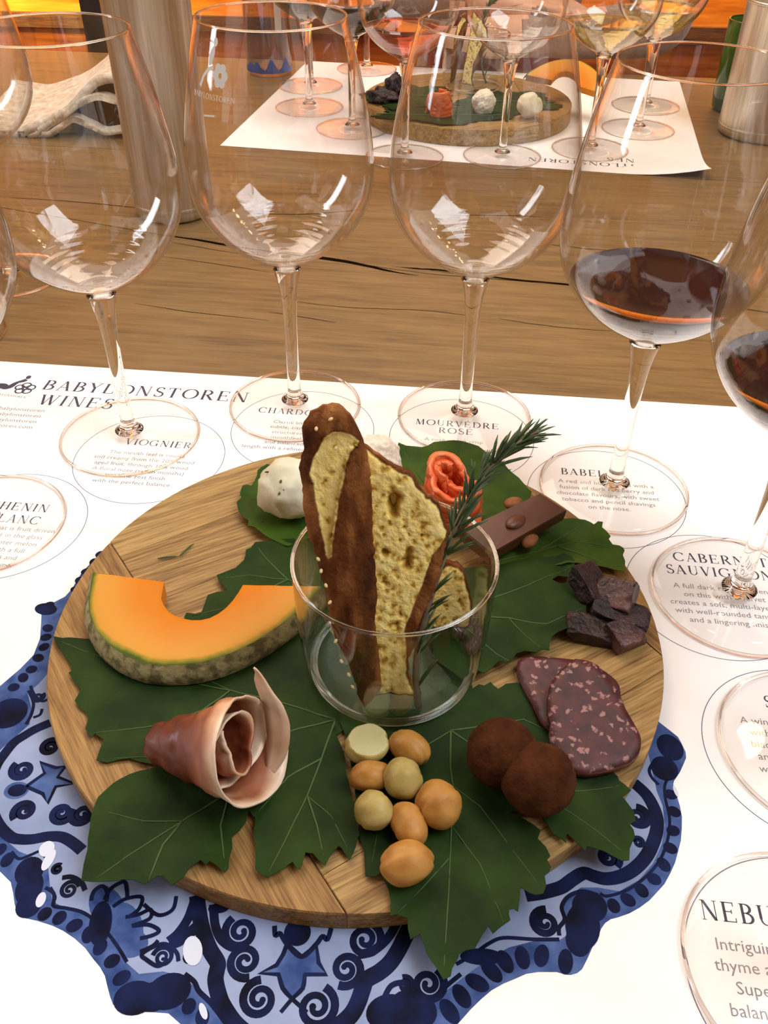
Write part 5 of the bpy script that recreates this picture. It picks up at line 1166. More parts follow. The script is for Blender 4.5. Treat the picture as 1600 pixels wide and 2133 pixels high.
nut_pos = [(-0.0057,0.2249,0.0185), (0.012,0.2229,0.021), (-0.0044,0.2092,0.02), (0.009,0.2067,0.022), (-0.0023,0.193,0.0215), (0.0229,0.1955,0.0225), (0.0113,0.1877,0.021), (0.0104,0.1714,0.0215)]
for i, (q, r, mm, a, lab, half) in enumerate(nut_spec):
    crease = lambda v, k=i: v*(1-0.07*math.exp(-((v.y*0.8+v.x*0.3*math.sin(k))/0.09)**2))
    p = Vector(nut_pos[i]); p.z = LZ+0.0015+r[2]*0.97+(0.0 if i != 3 else 0.001)
    o = blob('nut', p, r, mm, None, 4, 0.10, 1.4, i*2+1, (0, 0, a), 0.015, 6, 0.45 if half else None, crease)
    if half:
        o.data.materials.append(M['nut_face'])
        for f in o.data.polygons:
            if f.normal.z > 0.93: f.material_index = 1
    tag(o, lab, 'nut', 'nuts in front of the tumbler')

# ------------------------------------------------------------------ dried meat
bl = [((0.1032,0.3218,0.022), (0.0100, 0.0125, 0.0070), (0.5, 0.3, 0.7), 'upright dark piece of dried meat beside the folded leaf'),
      ((0.1137,0.3134,0.022), (0.0135, 0.0100, 0.0062), (0.5, -0.3, -0.6), 'dark dried meat slice with a glossy cut top, at the back of the pile'),
      ((0.116,0.3037,0.0185), (0.0170, 0.0080, 0.0060), (0.2, 0.1, -0.3), 'flat black-edged dried meat slice reaching towards the board edge'),
      ((0.1008,0.2957,0.0165), (0.0150, 0.0090, 0.0048), (0.0, 0.1, -0.2), 'nearly black dried meat slice under the pile'),
      ((0.1167,0.2918,0.017), (0.0105, 0.0090, 0.0055), (0.3, 0.1, 0.5), 'reddish brown dried meat piece lowest in the pile')]
for i, (p, r, rot, lab) in enumerate(bl):
    o = blob('dried_meat', p, r, 'biltong' if i not in (1, 4) else 'biltong_cut', None, 4, 0.42, 1.1, i*3+2, rot, 0.10, 4, shape=lambda v: Vector((max(-0.8, min(0.85, v.x*1.15)), max(-0.8, min(0.8, v.y*1.15)), max(-0.62, min(0.66, v.z*1.1)))))
    tag(o, lab, 'dried meat', 'dried meat pieces on the near board')
pc = blob('peppercorn', (0.126,0.2933,0.0138), (0.0015, 0.0015, 0.0014), 'biltong', None, 3, 0.2, 3, 1, (0, 0, 0), 0.1, 8)
tag(pc, 'single black peppercorn on the board beside the dried meat', 'peppercorn')

# ------------------------------------------------------------------ almond chocolate
c0, c1, c2, c3 = [Vector(p) for p in ((0.0855,0.38,0.034), (0.0985,0.3691,0.031), (0.0549,0.3364,0.028), (0.0408,0.3512,0.031))]
dn = -(c1-c0).cross(c3-c0).normalized()
if dn.z > 0: dn = -dn
def choc_block(corners, T, bev):
    cen = sum(corners, Vector())/4
    top = [p+(cen-p).normalized()*bev for p in corners]
    V = top+[p+dn*bev for p in corners]+[p+dn*T for p in corners]
    return V, [(0, 1, 2, 3), (11, 10, 9, 8)]+[q for i in range(4) for q in ((i, i+4, (i+1) % 4+4, (i+1) % 4), (i+4, i+8, (i+1) % 4+8, (i+1) % 4+4))]
choc = mesh_obj('chocolate_bar', *choc_block([c0, c1, c2, c3], 0.0085, 0.0009), 'chocolate', None, False)
fix_normals(choc)
tag(choc, 'dark chocolate bar with almonds lying across the leaf behind the rosemary', 'chocolate')
al_shape = lambda v: Vector((v.x, v.y*(1-0.35*max(0, v.x)), v.z))
for p, r, rot in (((0.0777,0.3532,0.0225), (0.0062, 0.0038, 0.0030), (0.9, 0.1, 0.75)), ((0.071,0.3792,0.027), (0.0060, 0.0040, 0.0030), (0, 0.1, 0.6)), ((0.0708,0.3594,0.0305), (0.0085, 0.0044, 0.0024), (0.2, 0.15, 0.75))):
    blob('almond', p, r, 'almond' if p[2] < 0.03 else 'chocolate', choc, 3, 0.03, 2, 1, rot, shape=al_shape)

# ------------------------------------------------------------------ salmon, cheese
sc = Vector((0.0353,0.3846,0.022)); sc.z = LZ+0.002
salmon = rolled('salmon_rosette', sc, (0.03, 0.03, 1), (0, 1, 0), 0.0265, 0.0185, 0.0165, 1.75, 'salmon', lambda s, w, nz: 0.35+0.5*nz+0.25*(s > 0.9), seed=5.1, ruffle=0.0034, inner=0.25, thick=0.0034, bump=0.0012, mouth=lambda w: 0.14*math.sin(w*11+1)-0.12*w+0.1)
tag(salmon, 'orange smoked salmon rosette on the leaf at the back of the near board', 'salmon', 'salmon rosettes')
fl = blob('flap', sc+Vector((0.012, -0.012, 0.0035)), (0.008, 0.005, 0.003), 'salmon', salmon, 3, 0.3, 2, 4, (0.3, 0.2, 0.4)); set_tone(fl, lambda c: 0.6)
ch = Vector((-0.0521,0.3829,0.028)); ch.z = LZ+0.0035+0.0160
cheese = blob('cheese_ball', ch, (0.0176, 0.0170, 0.0168), 'cheese', None, 4, 0.14, 1.8, 5, amp2=0.06, freq2=5)
tag(cheese, 'white cheese ball flecked with herbs, left of the bread', 'cheese', 'herbed cheese balls')
random.seed(11)
for k in range(9):
    a = random.uniform(math.pi*0.95, math.pi*2.0); e = random.uniform(-0.2, 1.1)
    d = Vector((math.cos(a)*math.cos(e), math.sin(a)*math.cos(e), math.sin(e)))
    blob('herb_fleck', d*0.0168, (random.uniform(0.0004, 0.0022), random.uniform(0.0004, 0.0012), 0.0006), 'cheese_herb', cheese, 2, 0.3, 2, k, (0, 0, a))
wb = Vector((-0.0054,0.4163,0.028)); wb.z = LZ+0.015
crumbed = blob('crumbed_ball', wb, (0.0155, 0.0150, 0.0152), 'crumbed', None, 5, 0.12, 2.0, 6, amp2=0.10, freq2=9)
tag(crumbed, 'rough white crumb-coated ball half hidden behind the bread', 'cheese', 'white crumbed balls')

# ------------------------------------------------------------------ tumbler, bread and rosemary
TC = (0.0048, 0.2749); TZ = LZ+0.0022
tumbler = thing('tumbler', 'clear glass tumbler holding bread and rosemary at the centre of the near board', 'tumbler', (TC[0], TC[1], TZ), 0, 'glass tumblers')
tw_o = smooth_profile([(0.0355, 0.0003), (0.0385, 0.0022), (0.0402, 0.0075), (0.0418, 0.0200), (0.0430, 0.0420), (0.0437, 0.0645)], 5)
tw = tw_o+[(0.0435, 0.0653), (0.0430, 0.0656), (0.0425, 0.0653)]+[(r-0.0014, z) for r, z in reversed(tw_o) if z > 0.010]
V, Fc = lathe(tw, 96); mesh_obj('wall', V, Fc, 'tumbler', tumbler, True)
V, Fc = lathe([(0, 0.0010), (0.020, 0.0008), (0.0345, 0.0002), (0.0355, 0.0003)], 96)
V2, F2 = lathe([(0.0386, 0.0105), (0.0375, 0.0092), (0.0345, 0.0076), (0.030, 0.0066), (0.020, 0.0056), (0.010, 0.0050), (0, 0.0048)], 96)
mesh_obj('base', *merge((V, Fc), (V2, F2)), 'tumbler_base', tumbler, True)
V, Fc = tube([(0.0366*math.cos(2*math.pi*i/96), 0.0366*math.sin(2*math.pi*i/96), 0.0026) for i in range(97)], 0.0019, 8, False)
mesh_obj('foot_ring', V, Fc, 'stem', tumbler, True)
V, Fc = tube([(0.0431*math.cos(2*math.pi*i/96), 0.0431*math.sin(2*math.pi*i/96), 0.0650) for i in range(97)], 0.00085, 8, False)
mesh_obj('rim', V, Fc, 'stem', tumbler, True)

def tilt(y0, z0, k):
    c = 1/math.sqrt(1+k*k); s = k*c
    return lambda v: (v[0], y0+v[1]*s-v[2]*c, z0+v[1]*c+v[2]*s)
def bread(label, outline, y0, z0, k, th, crust_polys, pits, bulge=0.0, crumb_first=True, npits=60, seed=1, crumbpoly=None, holes=()):
    random.seed(seed)
    xf = tilt(y0, z0, k)
    outline = [(x, max(y, -0.001)) for x, y in outline]
    ol = [(x+0.0009*noise.noise(Vector((x*420, y*420, seed))), y+0.0007*noise.noise(Vector((y*500, x*500, seed)))) for x, y in resample(outline, 0.0015)]
    xs = [p[0] for p in ol]; ys = [p[1] for p in ol]
    P = [(a, b, r, d) for (a, b), r, d in pits]
    while len(P) < npits+len(pits):
        q = (random.uniform(min(xs), max(xs)), random.uniform(min(ys), max(ys)))
        if inside(q, ol): P.append(q+(random.uniform(0.0005, 0.0013), random.uniform(0.0005, 0.0012)))
    V2, T, ol = tri_fill(ol, 0.0013)
    def crusty(x, y):
        e = edge_dist((x, y), ol)
        if crumbpoly is not None: return not inside((x, y), crumbpoly)
        return any(inside((x, y), c) for c in crust_polys) or e < 0.0012
    tone = []; V = []; isc = []
    for x, y in V2:
        e = edge_dist((x, y), ol); h = -0.0016*max(0, 1-e/0.003)**2; t = 0.75
        cr = crusty(x, y)
        if cr:
            h += bulge*min(1, e/0.010)+0.0007*noise.noise(Vector((x*250, y*120, seed)))
        else:
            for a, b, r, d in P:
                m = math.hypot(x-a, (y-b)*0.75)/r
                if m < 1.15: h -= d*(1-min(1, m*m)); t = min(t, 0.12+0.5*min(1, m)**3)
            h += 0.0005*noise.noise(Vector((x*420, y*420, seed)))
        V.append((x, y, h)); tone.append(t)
        if crumbpoly is not None: d = edge_dist((x, y), crumbpoly)*(1 if cr else -1)
        else:
            d = 0.0011-e
            for c in crust_polys: d = max(d, edge_dist((x, y), c)*(1 if inside((x, y), c) else -1))
        isc.append(max(0.0, min(1.0, 0.5+d/0.003)))
    n = len(V)
    V += [(x, y, -th) for x, y in V2]; tone += [0.5]*n
    Fc = list(T)+[tuple(reversed([i+n for i in t])) for t in T]
    isc += [0.2]*n
    cnt = set()
    for t in T:
        for a, b in ((t[0], t[1]), (t[1], t[2]), (t[2], t[0])): cnt.add((a, b))
    for a, b in cnt:
        if (b, a) not in cnt:
            q = len(V); V += [V[b], V[a], V[a+n], V[b+n]]; Fc.append((q, q+1, q+2, q+3)); tone += [0.4]*4; isc += [1.0]*4
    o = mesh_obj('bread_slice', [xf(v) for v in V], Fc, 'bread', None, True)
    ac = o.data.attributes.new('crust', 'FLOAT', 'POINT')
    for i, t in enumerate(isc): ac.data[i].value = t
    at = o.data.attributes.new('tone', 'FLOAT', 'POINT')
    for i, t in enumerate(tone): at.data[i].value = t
    return tag(o, label, 'bread', 'crisp bread slices in the near tumbler'), xf
bA, xfA = bread('tallest crisp bread slice, dark crust towards the viewer, left in the tumbler',
    [(-0.0205,0.133),(-0.0238,0.1324),(-0.026,0.1309),(-0.0287,0.1297),(-0.0304,0.1271),(-0.0321,0.1238),(-0.0313,0.1197),(-0.0317,0.1158),(-0.0329,0.111),(-0.0334,0.1061),(-0.032,0.1002),(-0.0324,0.0932),(-0.0315,0.0871),(-0.0305,0.081),(-0.0283,0.0738),(-0.0261,0.0653),(-0.0243,0.0568),(-0.0228,0.0481),(-0.0213,0.0381),(-0.0183,0.0291),(-0.0137,0.0199),(-0.0113,0.0106),(-0.0096,0.003),(-0.0071,-0.0008),(-0.004,0.0031),(0,0.0084),(-0.0007,0.0178),(-0.002,0.0293),(-0.0033,0.0384),(-0.0023,0.0517),(-0.0033,0.0625),(-0.0043,0.0772),(-0.0047,0.0896),(-0.0054,0.1036),(-0.0068,0.1133),(-0.0088,0.12),(-0.0118,0.1262),(-0.0136,0.1288),(-0.016,0.1316),(-0.0183,0.1327)],
    0.2405, 0.024, 0.34, 0.005, [], [], 0.0030,
    crumbpoly=[(-0.0255,0.1159),(-0.0232,0.1211),(-0.0188,0.1233),(-0.0136,0.1222),(-0.0099,0.1194),(-0.011,0.1171),(-0.0133,0.1151),(-0.0148,0.1103),(-0.0159,0.1034),(-0.0178,0.0954),(-0.019,0.0873),(-0.02,0.0791),(-0.021,0.0718),(-0.0226,0.0703),(-0.024,0.078),(-0.0262,0.0913),(-0.0275,0.1013),(-0.0289,0.1062),(-0.0277,0.112)], npits=70, seed=3)
pB = [(0.0042,0.0911),(0.0034,0.089),(0.0039,0.0853),(0.0105,0.0682),(0.0101,0.065),(0.0102,0.0617),(0.0002,0.068),(0.0008,0.0674),(0.0004,0.0561),(-0.0059,0.095),(0.0024,0.0807),(0.0157,0.0789),(0.0142,0.0596),(0.0179,0.0704),(0.0069,0.0281),(0.0008,0.0234),(-0.0014,0.0371)]
bB, xfB = bread('crisp bread slice showing its pale open crumb, right in the tumbler',
    [(-0.0088,0.1129),(-0.0056,0.111),(-0.0022,0.1085),(0.0013,0.106),(0.0039,0.1042),(0.0093,0.1023),(0.0124,0.0993),(0.0152,0.0949),(0.0176,0.0921),(0.0215,0.0893),(0.0236,0.0848),(0.0256,0.0798),(0.0265,0.0754),(0.0251,0.0663),(0.0232,0.0576),(0.0215,0.0487),(0.0179,0.0374),(0.0147,0.0259),(0.0116,0.0177),(0.0114,0.0106),(0.0141,0.0022),(0.0176,-0.0051),(0.0135,-0.0076),(0.0101,-0.0091),(0.007,-0.0033),(0.0036,0.0001),(-0.0006,-0.0017),(-0.0039,-0.0035),(-0.006,0.0019),(-0.0074,0.0162),(-0.0067,0.0348),(-0.0064,0.0571),(-0.0069,0.0785),(-0.0082,0.099)],
    0.2475, 0.024, 0.34, 0.0055, [[(0.0267,0.0765),(0.0255,0.0663),(0.0236,0.0576),(0.0219,0.0487),(0.0183,0.0374),(0.0151,0.0259),(0.0108,0.0165),(0.0094,0.0327),(0.013,0.0444),(0.0171,0.0564),(0.02,0.0668)]],
    [(p, r, d) for p, r, d in zip(pB, [0.0030, 0.0028, 0.0024, 0.0018, 0.0022, 0.0019, 0.0015, 0.0016, 0.0014, 0.0012, 0.0012, 0.0014, 0.0015, 0.0012, 0.0013, 0.0012, 0.0012], [0.004, 0.004, 0.003, 0.003, 0.003, 0.003, 0.0015, 0.0015, 0.0015, 0.0015, 0.001, 0.001, 0.001, 0.001, 0.001, 0.001, 0.001])], npits=190, seed=5)
bC, xfC = bread('small bread corner behind the rosemary stem, at the back of the tumbler',
    [(0.0288,0.0343),(0.0343,0.0332),(0.0373,0.0302),(0.0389,0.0244),(0.0411,0.0168),(0.0422,0.0089),(0.0416,-0.0004),(0.0403,-0.0099),(0.0394,-0.0195),(0.037,-0.0229),(0.0289,-0.0219),(0.0218,-0.0198),(0.0199,0.0046),(0.0235,0.028)], 0.288, 0.024, 0.25, 0.005, [], [], npits=40, seed=9)
for q in [(-0.0261,0.0706),(-0.025,0.0654),(-0.0231,0.059),(-0.0216,0.0514),(-0.0205,0.0426),(-0.0193,0.0336),(-0.017,0.024),(-0.0139,0.0176),(-0.0123,0.0117),(-0.0188,0.117),(-0.0261,0.1245),(-0.0206,0.1283)]:
    blob('sesame_seed', xfA((q[0], q[1], 0.0022)), (0.0007, 0.0011, 0.0006), 'sesame', bA, 2, 0.0, 1, 1, (0.3, 0, random.uniform(-1, 1)))

# rosemary sprig
R0 = (0.2395, 0.0235, 0.62)
sp_px = [(0.016,0.0025),(0.0151,0.0089),(0.0145,0.0174),(0.0151,0.028),(0.0174,0.0385),(0.0198,0.049),(0.023,0.0604),(0.0264,0.0707),(0.0298,0.0804),(0.033,0.0881),(0.0368,0.0958),(0.0412,0.1023),(0.0462,0.1083),(0.0516,0.1134),(0.0575,0.1176),(0.0633,0.1209)]
xr = tilt(*R0)
spath = [xr((a, b, 0.002)) for a, b in sp_px]
spath = smooth_profile(spath, 4)
sprig = thing('rosemary_sprig', 'green rosemary sprig leaning out of the near tumbler', 'rosemary', spath[0], 0, 'rosemary sprigs')
def loc(p): return Vector(p)-Vector(spath[0])
mesh_obj('stem', *tube([loc(p) for p in spath], [0.0016*(1-0.6*i/len(spath)) for i in range(len(spath))], 8), 'rosemary_stem', sprig, True)
nv, nf = tube([(0, 0, 0), (0, 0.15, 0.02), (0, 0.45, 0.05), (0, 0.75, 0.03), (0, 1, -0.04)], [0.02, 0.045, 0.055, 0.045, 0.008], 6)
nme = bpy.data.meshes.new('needle'); nme.from_pydata([(x*1.0, y, z*0.6) for x, y, z in nv], [], nf); nme.materials.append(M['rosemary'])
for p in nme.polygons: p.use_smooth = True
random.seed(21)
def needle(p, d, L, parent, roll=0.0):
    o = link(bpy.data.objects.new('needle', nme)); o.parent = parent
    q = Vector(d).normalized().to_track_quat('Y', 'Z')
    o.rotation_mode = 'QUATERNION'; o.rotation_quaternion = q
    o.location = p; o.scale = (L*1.0, L, L); return o
NP = len(spath)
for k in range(120):
    t = random.uniform(0.42, 1.0) if k < 106 else random.uniform(0.08, 0.4)
    i = min(NP-2, int(t*(NP-1))); p = Vector(spath[i]); d = (Vector(spath[i+1])-p).normalized()
    a = random.uniform(0, 2*math.pi); o1 = d.orthogonal().normalized(); o2 = d.cross(o1)
    spread = random.uniform(0.25, 0.75) if t > 0.55 else random.uniform(0.45, 1.0)
    dv = d+(o1*math.cos(a)+o2*math.sin(a))*spread
    needle(loc(p), dv, random.uniform(0.011, 0.018)*(1.0 if t < 0.9 else 0.85), sprig)
nd1 = link(bpy.data.objects.new('rosemary_needle', nme)); nd2 = link(bpy.data.objects.new('rosemary_needle', nme))
for o, a, b, lab in ((nd1, (-0.12,0.3458,0.0132), (-0.1089,0.3479,0.0132), 'fallen rosemary needle lying level on the bare board, left of its pair'), (nd2, (-0.1086,0.3479,0.0132), (-0.1028,0.3585,0.0132), 'fallen rosemary needle pointing up right on the bare board')):
    d = Vector(b)-Vector(a)
    o.location = Vector(a); o.location.z = BZ+0.0008; o.rotation_euler = (0, 0, math.atan2(d.y, d.x)-math.pi/2); o.scale = (d.length,)*3
    tag(o, lab, 'rosemary', 'fallen rosemary needles')

# ------------------------------------------------------------------ far board food (the same dishes turned round)
FZ = 0.019+PZ+0.0003
def copy_tree(o, parent=None):
    c = o.copy(); link(c); c.parent = parent
    if parent is not None: c.matrix_parent_inverse = o.matrix_parent_inverse.copy()
    for ch in list(o.children): copy_tree(ch, c)
    return c
def served(o, pivot, pos, rz, sc, label, zoff=None, rx=0.0):
    c = copy_tree(o)
    base = o.matrix_basis.copy()
    z = FZ if zoff is None else zoff
    c.matrix_basis = Matrix.Translation((pos[0], pos[1], z)) @ Matrix.Rotation(rx, 4, 'X') @ Matrix.Rotation(rz, 4, 'Z') @ Matrix.Scale(sc, 4) @ Matrix.Translation((-pivot[0], -pivot[1], -(LZ+0.0014))) @ base
    c['label'] = label; return c
served(melon, (-0.085, 0.325), (0.2144,1.1997,0.03)[:2], math.radians(165), 0.85, 'orange melon slice on the far board', FZ+0.014, 0.45)
served(cheese, ch[:2], (0.1688,1.1374,0.03)[:2], 2.5, 0.85, 'herb-flecked white cheese ball on the far board, beside the melon')
served(crumbed, wb[:2], (0.1156,1.1556,0.03)[:2], 1.5, 0.95, 'rough white crumb-coated ball at the front of the far board')
served(salmon, sc[:2], (0.0616,1.1446,0.03)[:2], 2.8, 0.95, 'orange salmon rosette on the far board')
for i, (q, r, lab) in enumerate((((-0.0073,1.1974,0.03), (0.020, 0.012, 0.009), 'dark dried meat slice lying low at the left of the far board'), ((0.0141,1.2237,0.03), (0.018, 0.013, 0.013), 'dark dried meat piece in the middle of the far pile'), ((0.0059,1.2172,0.04), (0.010, 0.010, 0.016), 'dark dried meat piece standing upright on the far board'))):
    o = blob('dried_meat', (q[0], q[1], FZ+r[2]*0.8), r, 'biltong', None, 4, 0.5, 1.6, i+20, (0.2, 0.1, i), 0.15, 5)
    tag(o, lab, 'dried meat', 'dried meat pieces on the far board')
ft_pos = (0.1111,1.2766,0.02)[:2]
served(tumbler, TC, ft_pos, 0.6, 1.0, 'glass tumbler of bread and rosemary on the far board')
served(bB, TC, ft_pos, -0.5, 0.75, 'bread slice in the tumbler on the far board', FZ+0.001)
served(bA, TC, (ft_pos[0]-0.010, ft_pos[1]+0.004), -0.9, 0.62, 'darker bread slice behind the other in the far tumbler', FZ+0.001)
served(sprig, TC, (ft_pos[0]-0.008, ft_pos[1]-0.004), 0.5, 0.85, 'bushy rosemary sprig standing in the far tumbler', FZ+0.001)
def fl_leaf(cx, cy, rx, ry, label, seed, mat):
    ol = []
    for i in range(60):
        a = 2*math.pi*i/60; k = 1+0.16*math.cos(5*a+seed)+0.05*math.sin(19*a)
        ol.append((cx+rx*k*math.cos(a), cy+ry*k*math.sin(a)))
    V2, T, _ = tri_fill(ol, 0.008)
    z = lambda x, y: FZ+0.0008+0.002*(0.5+noise.noise(Vector((x*40, y*40, seed))))
    n = len(V2); V = [(x, y, z(x, y)) for x, y in V2]+[(x, y, z(x, y)-0.0004) for x, y in V2]
    o = mesh_obj('vine_leaf', V, list(T)+[tuple(reversed([i+n for i in t])) for t in T], mat, None, True)
    mesh_obj('vein', *tube([(cx-rx+2*rx*i/9, cy, z(cx-rx+2*rx*i/9, cy)+0.0003) for i in range(10)], 0.0008, 5), 'vein', o, True)
    tag(o, label, 'leaf', 'vine leaves on the far board')
fl_leaf(0.062, 1.142, 0.078, 0.036, 'dark vine leaf along the front of the far board under the salmon', 1.0, 'leaf')
fl_leaf(0.150, 1.205, 0.062, 0.052, 'dark vine leaf behind the white balls on the far board', 2.0, 'leaf')
fl_leaf(0.025, 1.225, 0.056, 0.060, 'dark vine leaf under the dried meat on the far board', 3.0, 'leaf')

# ------------------------------------------------------------------ steel coolers, bottles
def cooler(label, c, r, h, rot=0):
    t = thing('wine_cooler', label, 'wine cooler', (c[0], c[1], 0), rot, 'steel wine coolers')
    V, Fc = lathe([(0, 0.001), (r*0.94, 0.001), (r*0.985, 0.003), (r, 0.008), (r, h*0.5), (r, h-0.004), (r+0.0015, h-0.002), (r+0.0012, h), (r-0.003, h), (r-0.004, h-0.006), (r-0.004, 0.02), (0, 0.018)], 72)
    fix_normals(mesh_obj('body', V, Fc, 'steel', t, True))
    V, Fc = tube([((r+0.0005)*math.cos(2*math.pi*i/72), (r+0.0005)*math.sin(2*math.pi*i/72), h) for i in range(73)], 0.0018, 8, False)
    mesh_obj('rim', V, Fc, 'steel', t, True)
    V, Fc = lathe([(r+0.0001, 0.010), (r+0.0008, 0.012), (r+0.0001, 0.014)], 72); mesh_obj('base_band', V, Fc, 'steel', t, True)
    return t
cooler('tall brushed steel cooler on the left, behind the VIOGNIER and CHARDONNAY glasses', (-0.213, 0.872), 0.0385, 0.24)
cooler('brushed steel cooler at the right edge of the table', (0.463, 1.157), 0.052, 0.146)
gb = thing('water_tumbler', 'green glass tumbler partly behind the steel cooler at the right edge', 'tumbler', (0.464, 1.262, 0), 0)
V, Fc = lathe([(0, 0.003), (0.028, 0.001), (0.032, 0.004), (0.0335, 0.02), (0.0345, 0.106), (0.0340, 0.1075), (0.0330, 0.106), (0.0318, 0.02), (0.030, 0.012), (0, 0.011)], 48)
fix_normals(mesh_obj('wall', V, Fc, 'green_glass', gb, True))
V, Fc = tube([(0.0337*math.cos(2*math.pi*i/48), 0.0337*math.sin(2*math.pi*i/48), 0.107) for i in range(49)], 0.0011, 6, False)
mesh_obj('rim', V, Fc, 'green_glass', gb, True)
wbot = thing('water_bottle', 'clear glass water bottle with blue base print, behind the CHARDONNAY glass', 'bottle', (-0.178, 1.425, 0), 0)
V, Fc = lathe([(0, 0.004), (0.026, 0.0), (0.031, 0.002), (0.0335, 0.008), (0.0335, 0.185), (0.029, 0.21), (0.017, 0.235), (0.0135, 0.25), (0.0135, 0.28), (0.015, 0.282), (0.015, 0.295), (0.0118, 0.295), (0.0118, 0.25), (0.0155, 0.234), (0.0275, 0.209), (0.0318, 0.184), (0.0318, 0.010), (0, 0.012)], 48)
fix_normals(mesh_obj('body', V, Fc, 'bottle_glass', wbot, True))
bp = []
for k in range(26):
    a0, a1 = math.radians(195+k*6), math.radians(195+(k+1)*6)
    h0 = 0.011+0.016*max(0, noise.noise(Vector((k*0.31, 1, 2)))+0.35); h1 = 0.011+0.016*max(0, noise.noise(Vector(((k+1)*0.31, 1, 2)))+0.35)
    r = 0.0338
    bp.append(([(r*math.cos(a0), r*math.sin(a0), 0.006), (r*math.cos(a1), r*math.sin(a1), 0.006), (r*math.cos(a1), r*math.sin(a1), h1), (r*math.cos(a0), r*math.sin(a0), h0)], [(0, 1, 2, 3)]))
mesh_obj('base_print', *merge(*bp), 'bottle_blue', wbot, False)
V = []; Fc = []
for k in range(9):
    a = math.radians(296+k*2.2); V += [(0.0338*math.cos(a), 0.0338*math.sin(a), 0.062), (0.0338*math.cos(a), 0.0338*math.sin(a), 0.125)]
mesh_obj('label', V, [(2*i, 2*i+2, 2*i+3, 2*i+1) for i in range(8)], 'label_white', wbot, False)
V, Fc = lathe([(0.016, 0.279), (0.0162, 0.296), (0.015, 0.299), (0, 0.299)], 32); mesh_obj('cap', V, Fc, 'bottle_blue', wbot, True)

# ------------------------------------------------------------------ folded woven cloth
def cloth_layer(pts, y0, depth, th, mat, parent, sag=0.0, skew=0.0, seed=0):
    line = smooth_profile([(a, b) for a, b in pts], 6)
    NY = 16; V = []; Fc = []
    for i, (x, z) in enumerate(line):
        for j in range(NY+1):
            t = j/NY
            V.append((x+skew*t, y0+depth*t, max(0.004, z-sag*t*t+0.0015*noise.noise(Vector((x*60, t*6, seed))))))
    n = NY+1
    for i in range(len(line)-1):
        for j in range(NY): Fc.append((i*n+j, (i+1)*n+j, (i+1)*n+j+1, i*n+j+1))
    o = mesh_obj('fold', V, Fc, mat, parent, True)
    so = o.modifiers.new('thick', 'SOLIDIFY'); so.thickness = th; so.offset = 0
    return o
cl = thing('folded_cloth', 'folded cream crochet-edged cloth left of the steel cooler', 'cloth', (0, 0, 0), 0)
cloth_layer([(-0.5037,-0.008),(-0.452,-0.0095),(-0.4251,-0.0058),(-0.402,0.0066),(-0.376,0.0211),(-0.3573,0.0149),(-0.3415,0.008),(-0.3211,0.0099),(-0.2921,0.0125)], 1.10, 0.014, 0.007, 'towel', cl, seed=1)
cloth_layer([(-0.5021,-0.0024),(-0.4509,-0.0051),(-0.4192,0.007),(-0.3862,0.0264),(-0.3604,0.0416),(-0.3398,0.046),(-0.3208,0.0431),(-0.2937,0.0372)], 1.10, 0.014, 0.008, 'towel', cl, seed=2)
cloth_layer([(-0.499,0.0087),(-0.4544,0.0038),(-0.4269,0.0107),(-0.3988,0.0208),(-0.3728,0.0361),(-0.3524,0.0532),(-0.3364,0.0637),(-0.3208,0.067),(-0.2946,0.0652)], 1.10, 0.17, 0.010, 'towel', cl, seed=3, sag=-0.01)
cloth_layer([(-0.5093,-0.0145),(-0.4387,-0.013),(-0.4016,-0.004),(-0.3556,-0.0068),(-0.321,-0.0086)], 1.112, 0.10, 0.004, 'towel_shade', cl, seed=4)  # dark sheet standing in for the shade under the lowest fold

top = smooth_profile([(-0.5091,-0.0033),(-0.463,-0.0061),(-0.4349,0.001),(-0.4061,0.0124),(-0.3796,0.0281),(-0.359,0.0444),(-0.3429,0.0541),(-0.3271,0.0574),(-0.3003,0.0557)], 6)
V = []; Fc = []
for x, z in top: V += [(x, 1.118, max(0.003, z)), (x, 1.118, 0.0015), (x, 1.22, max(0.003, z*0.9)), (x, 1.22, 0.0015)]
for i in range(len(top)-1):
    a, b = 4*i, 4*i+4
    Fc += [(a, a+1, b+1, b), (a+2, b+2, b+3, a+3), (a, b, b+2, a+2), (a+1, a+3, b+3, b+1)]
mesh_obj('gap_shade', V, Fc, 'towel_shade', cl, False)  # dark filler put in for the shade between the folds

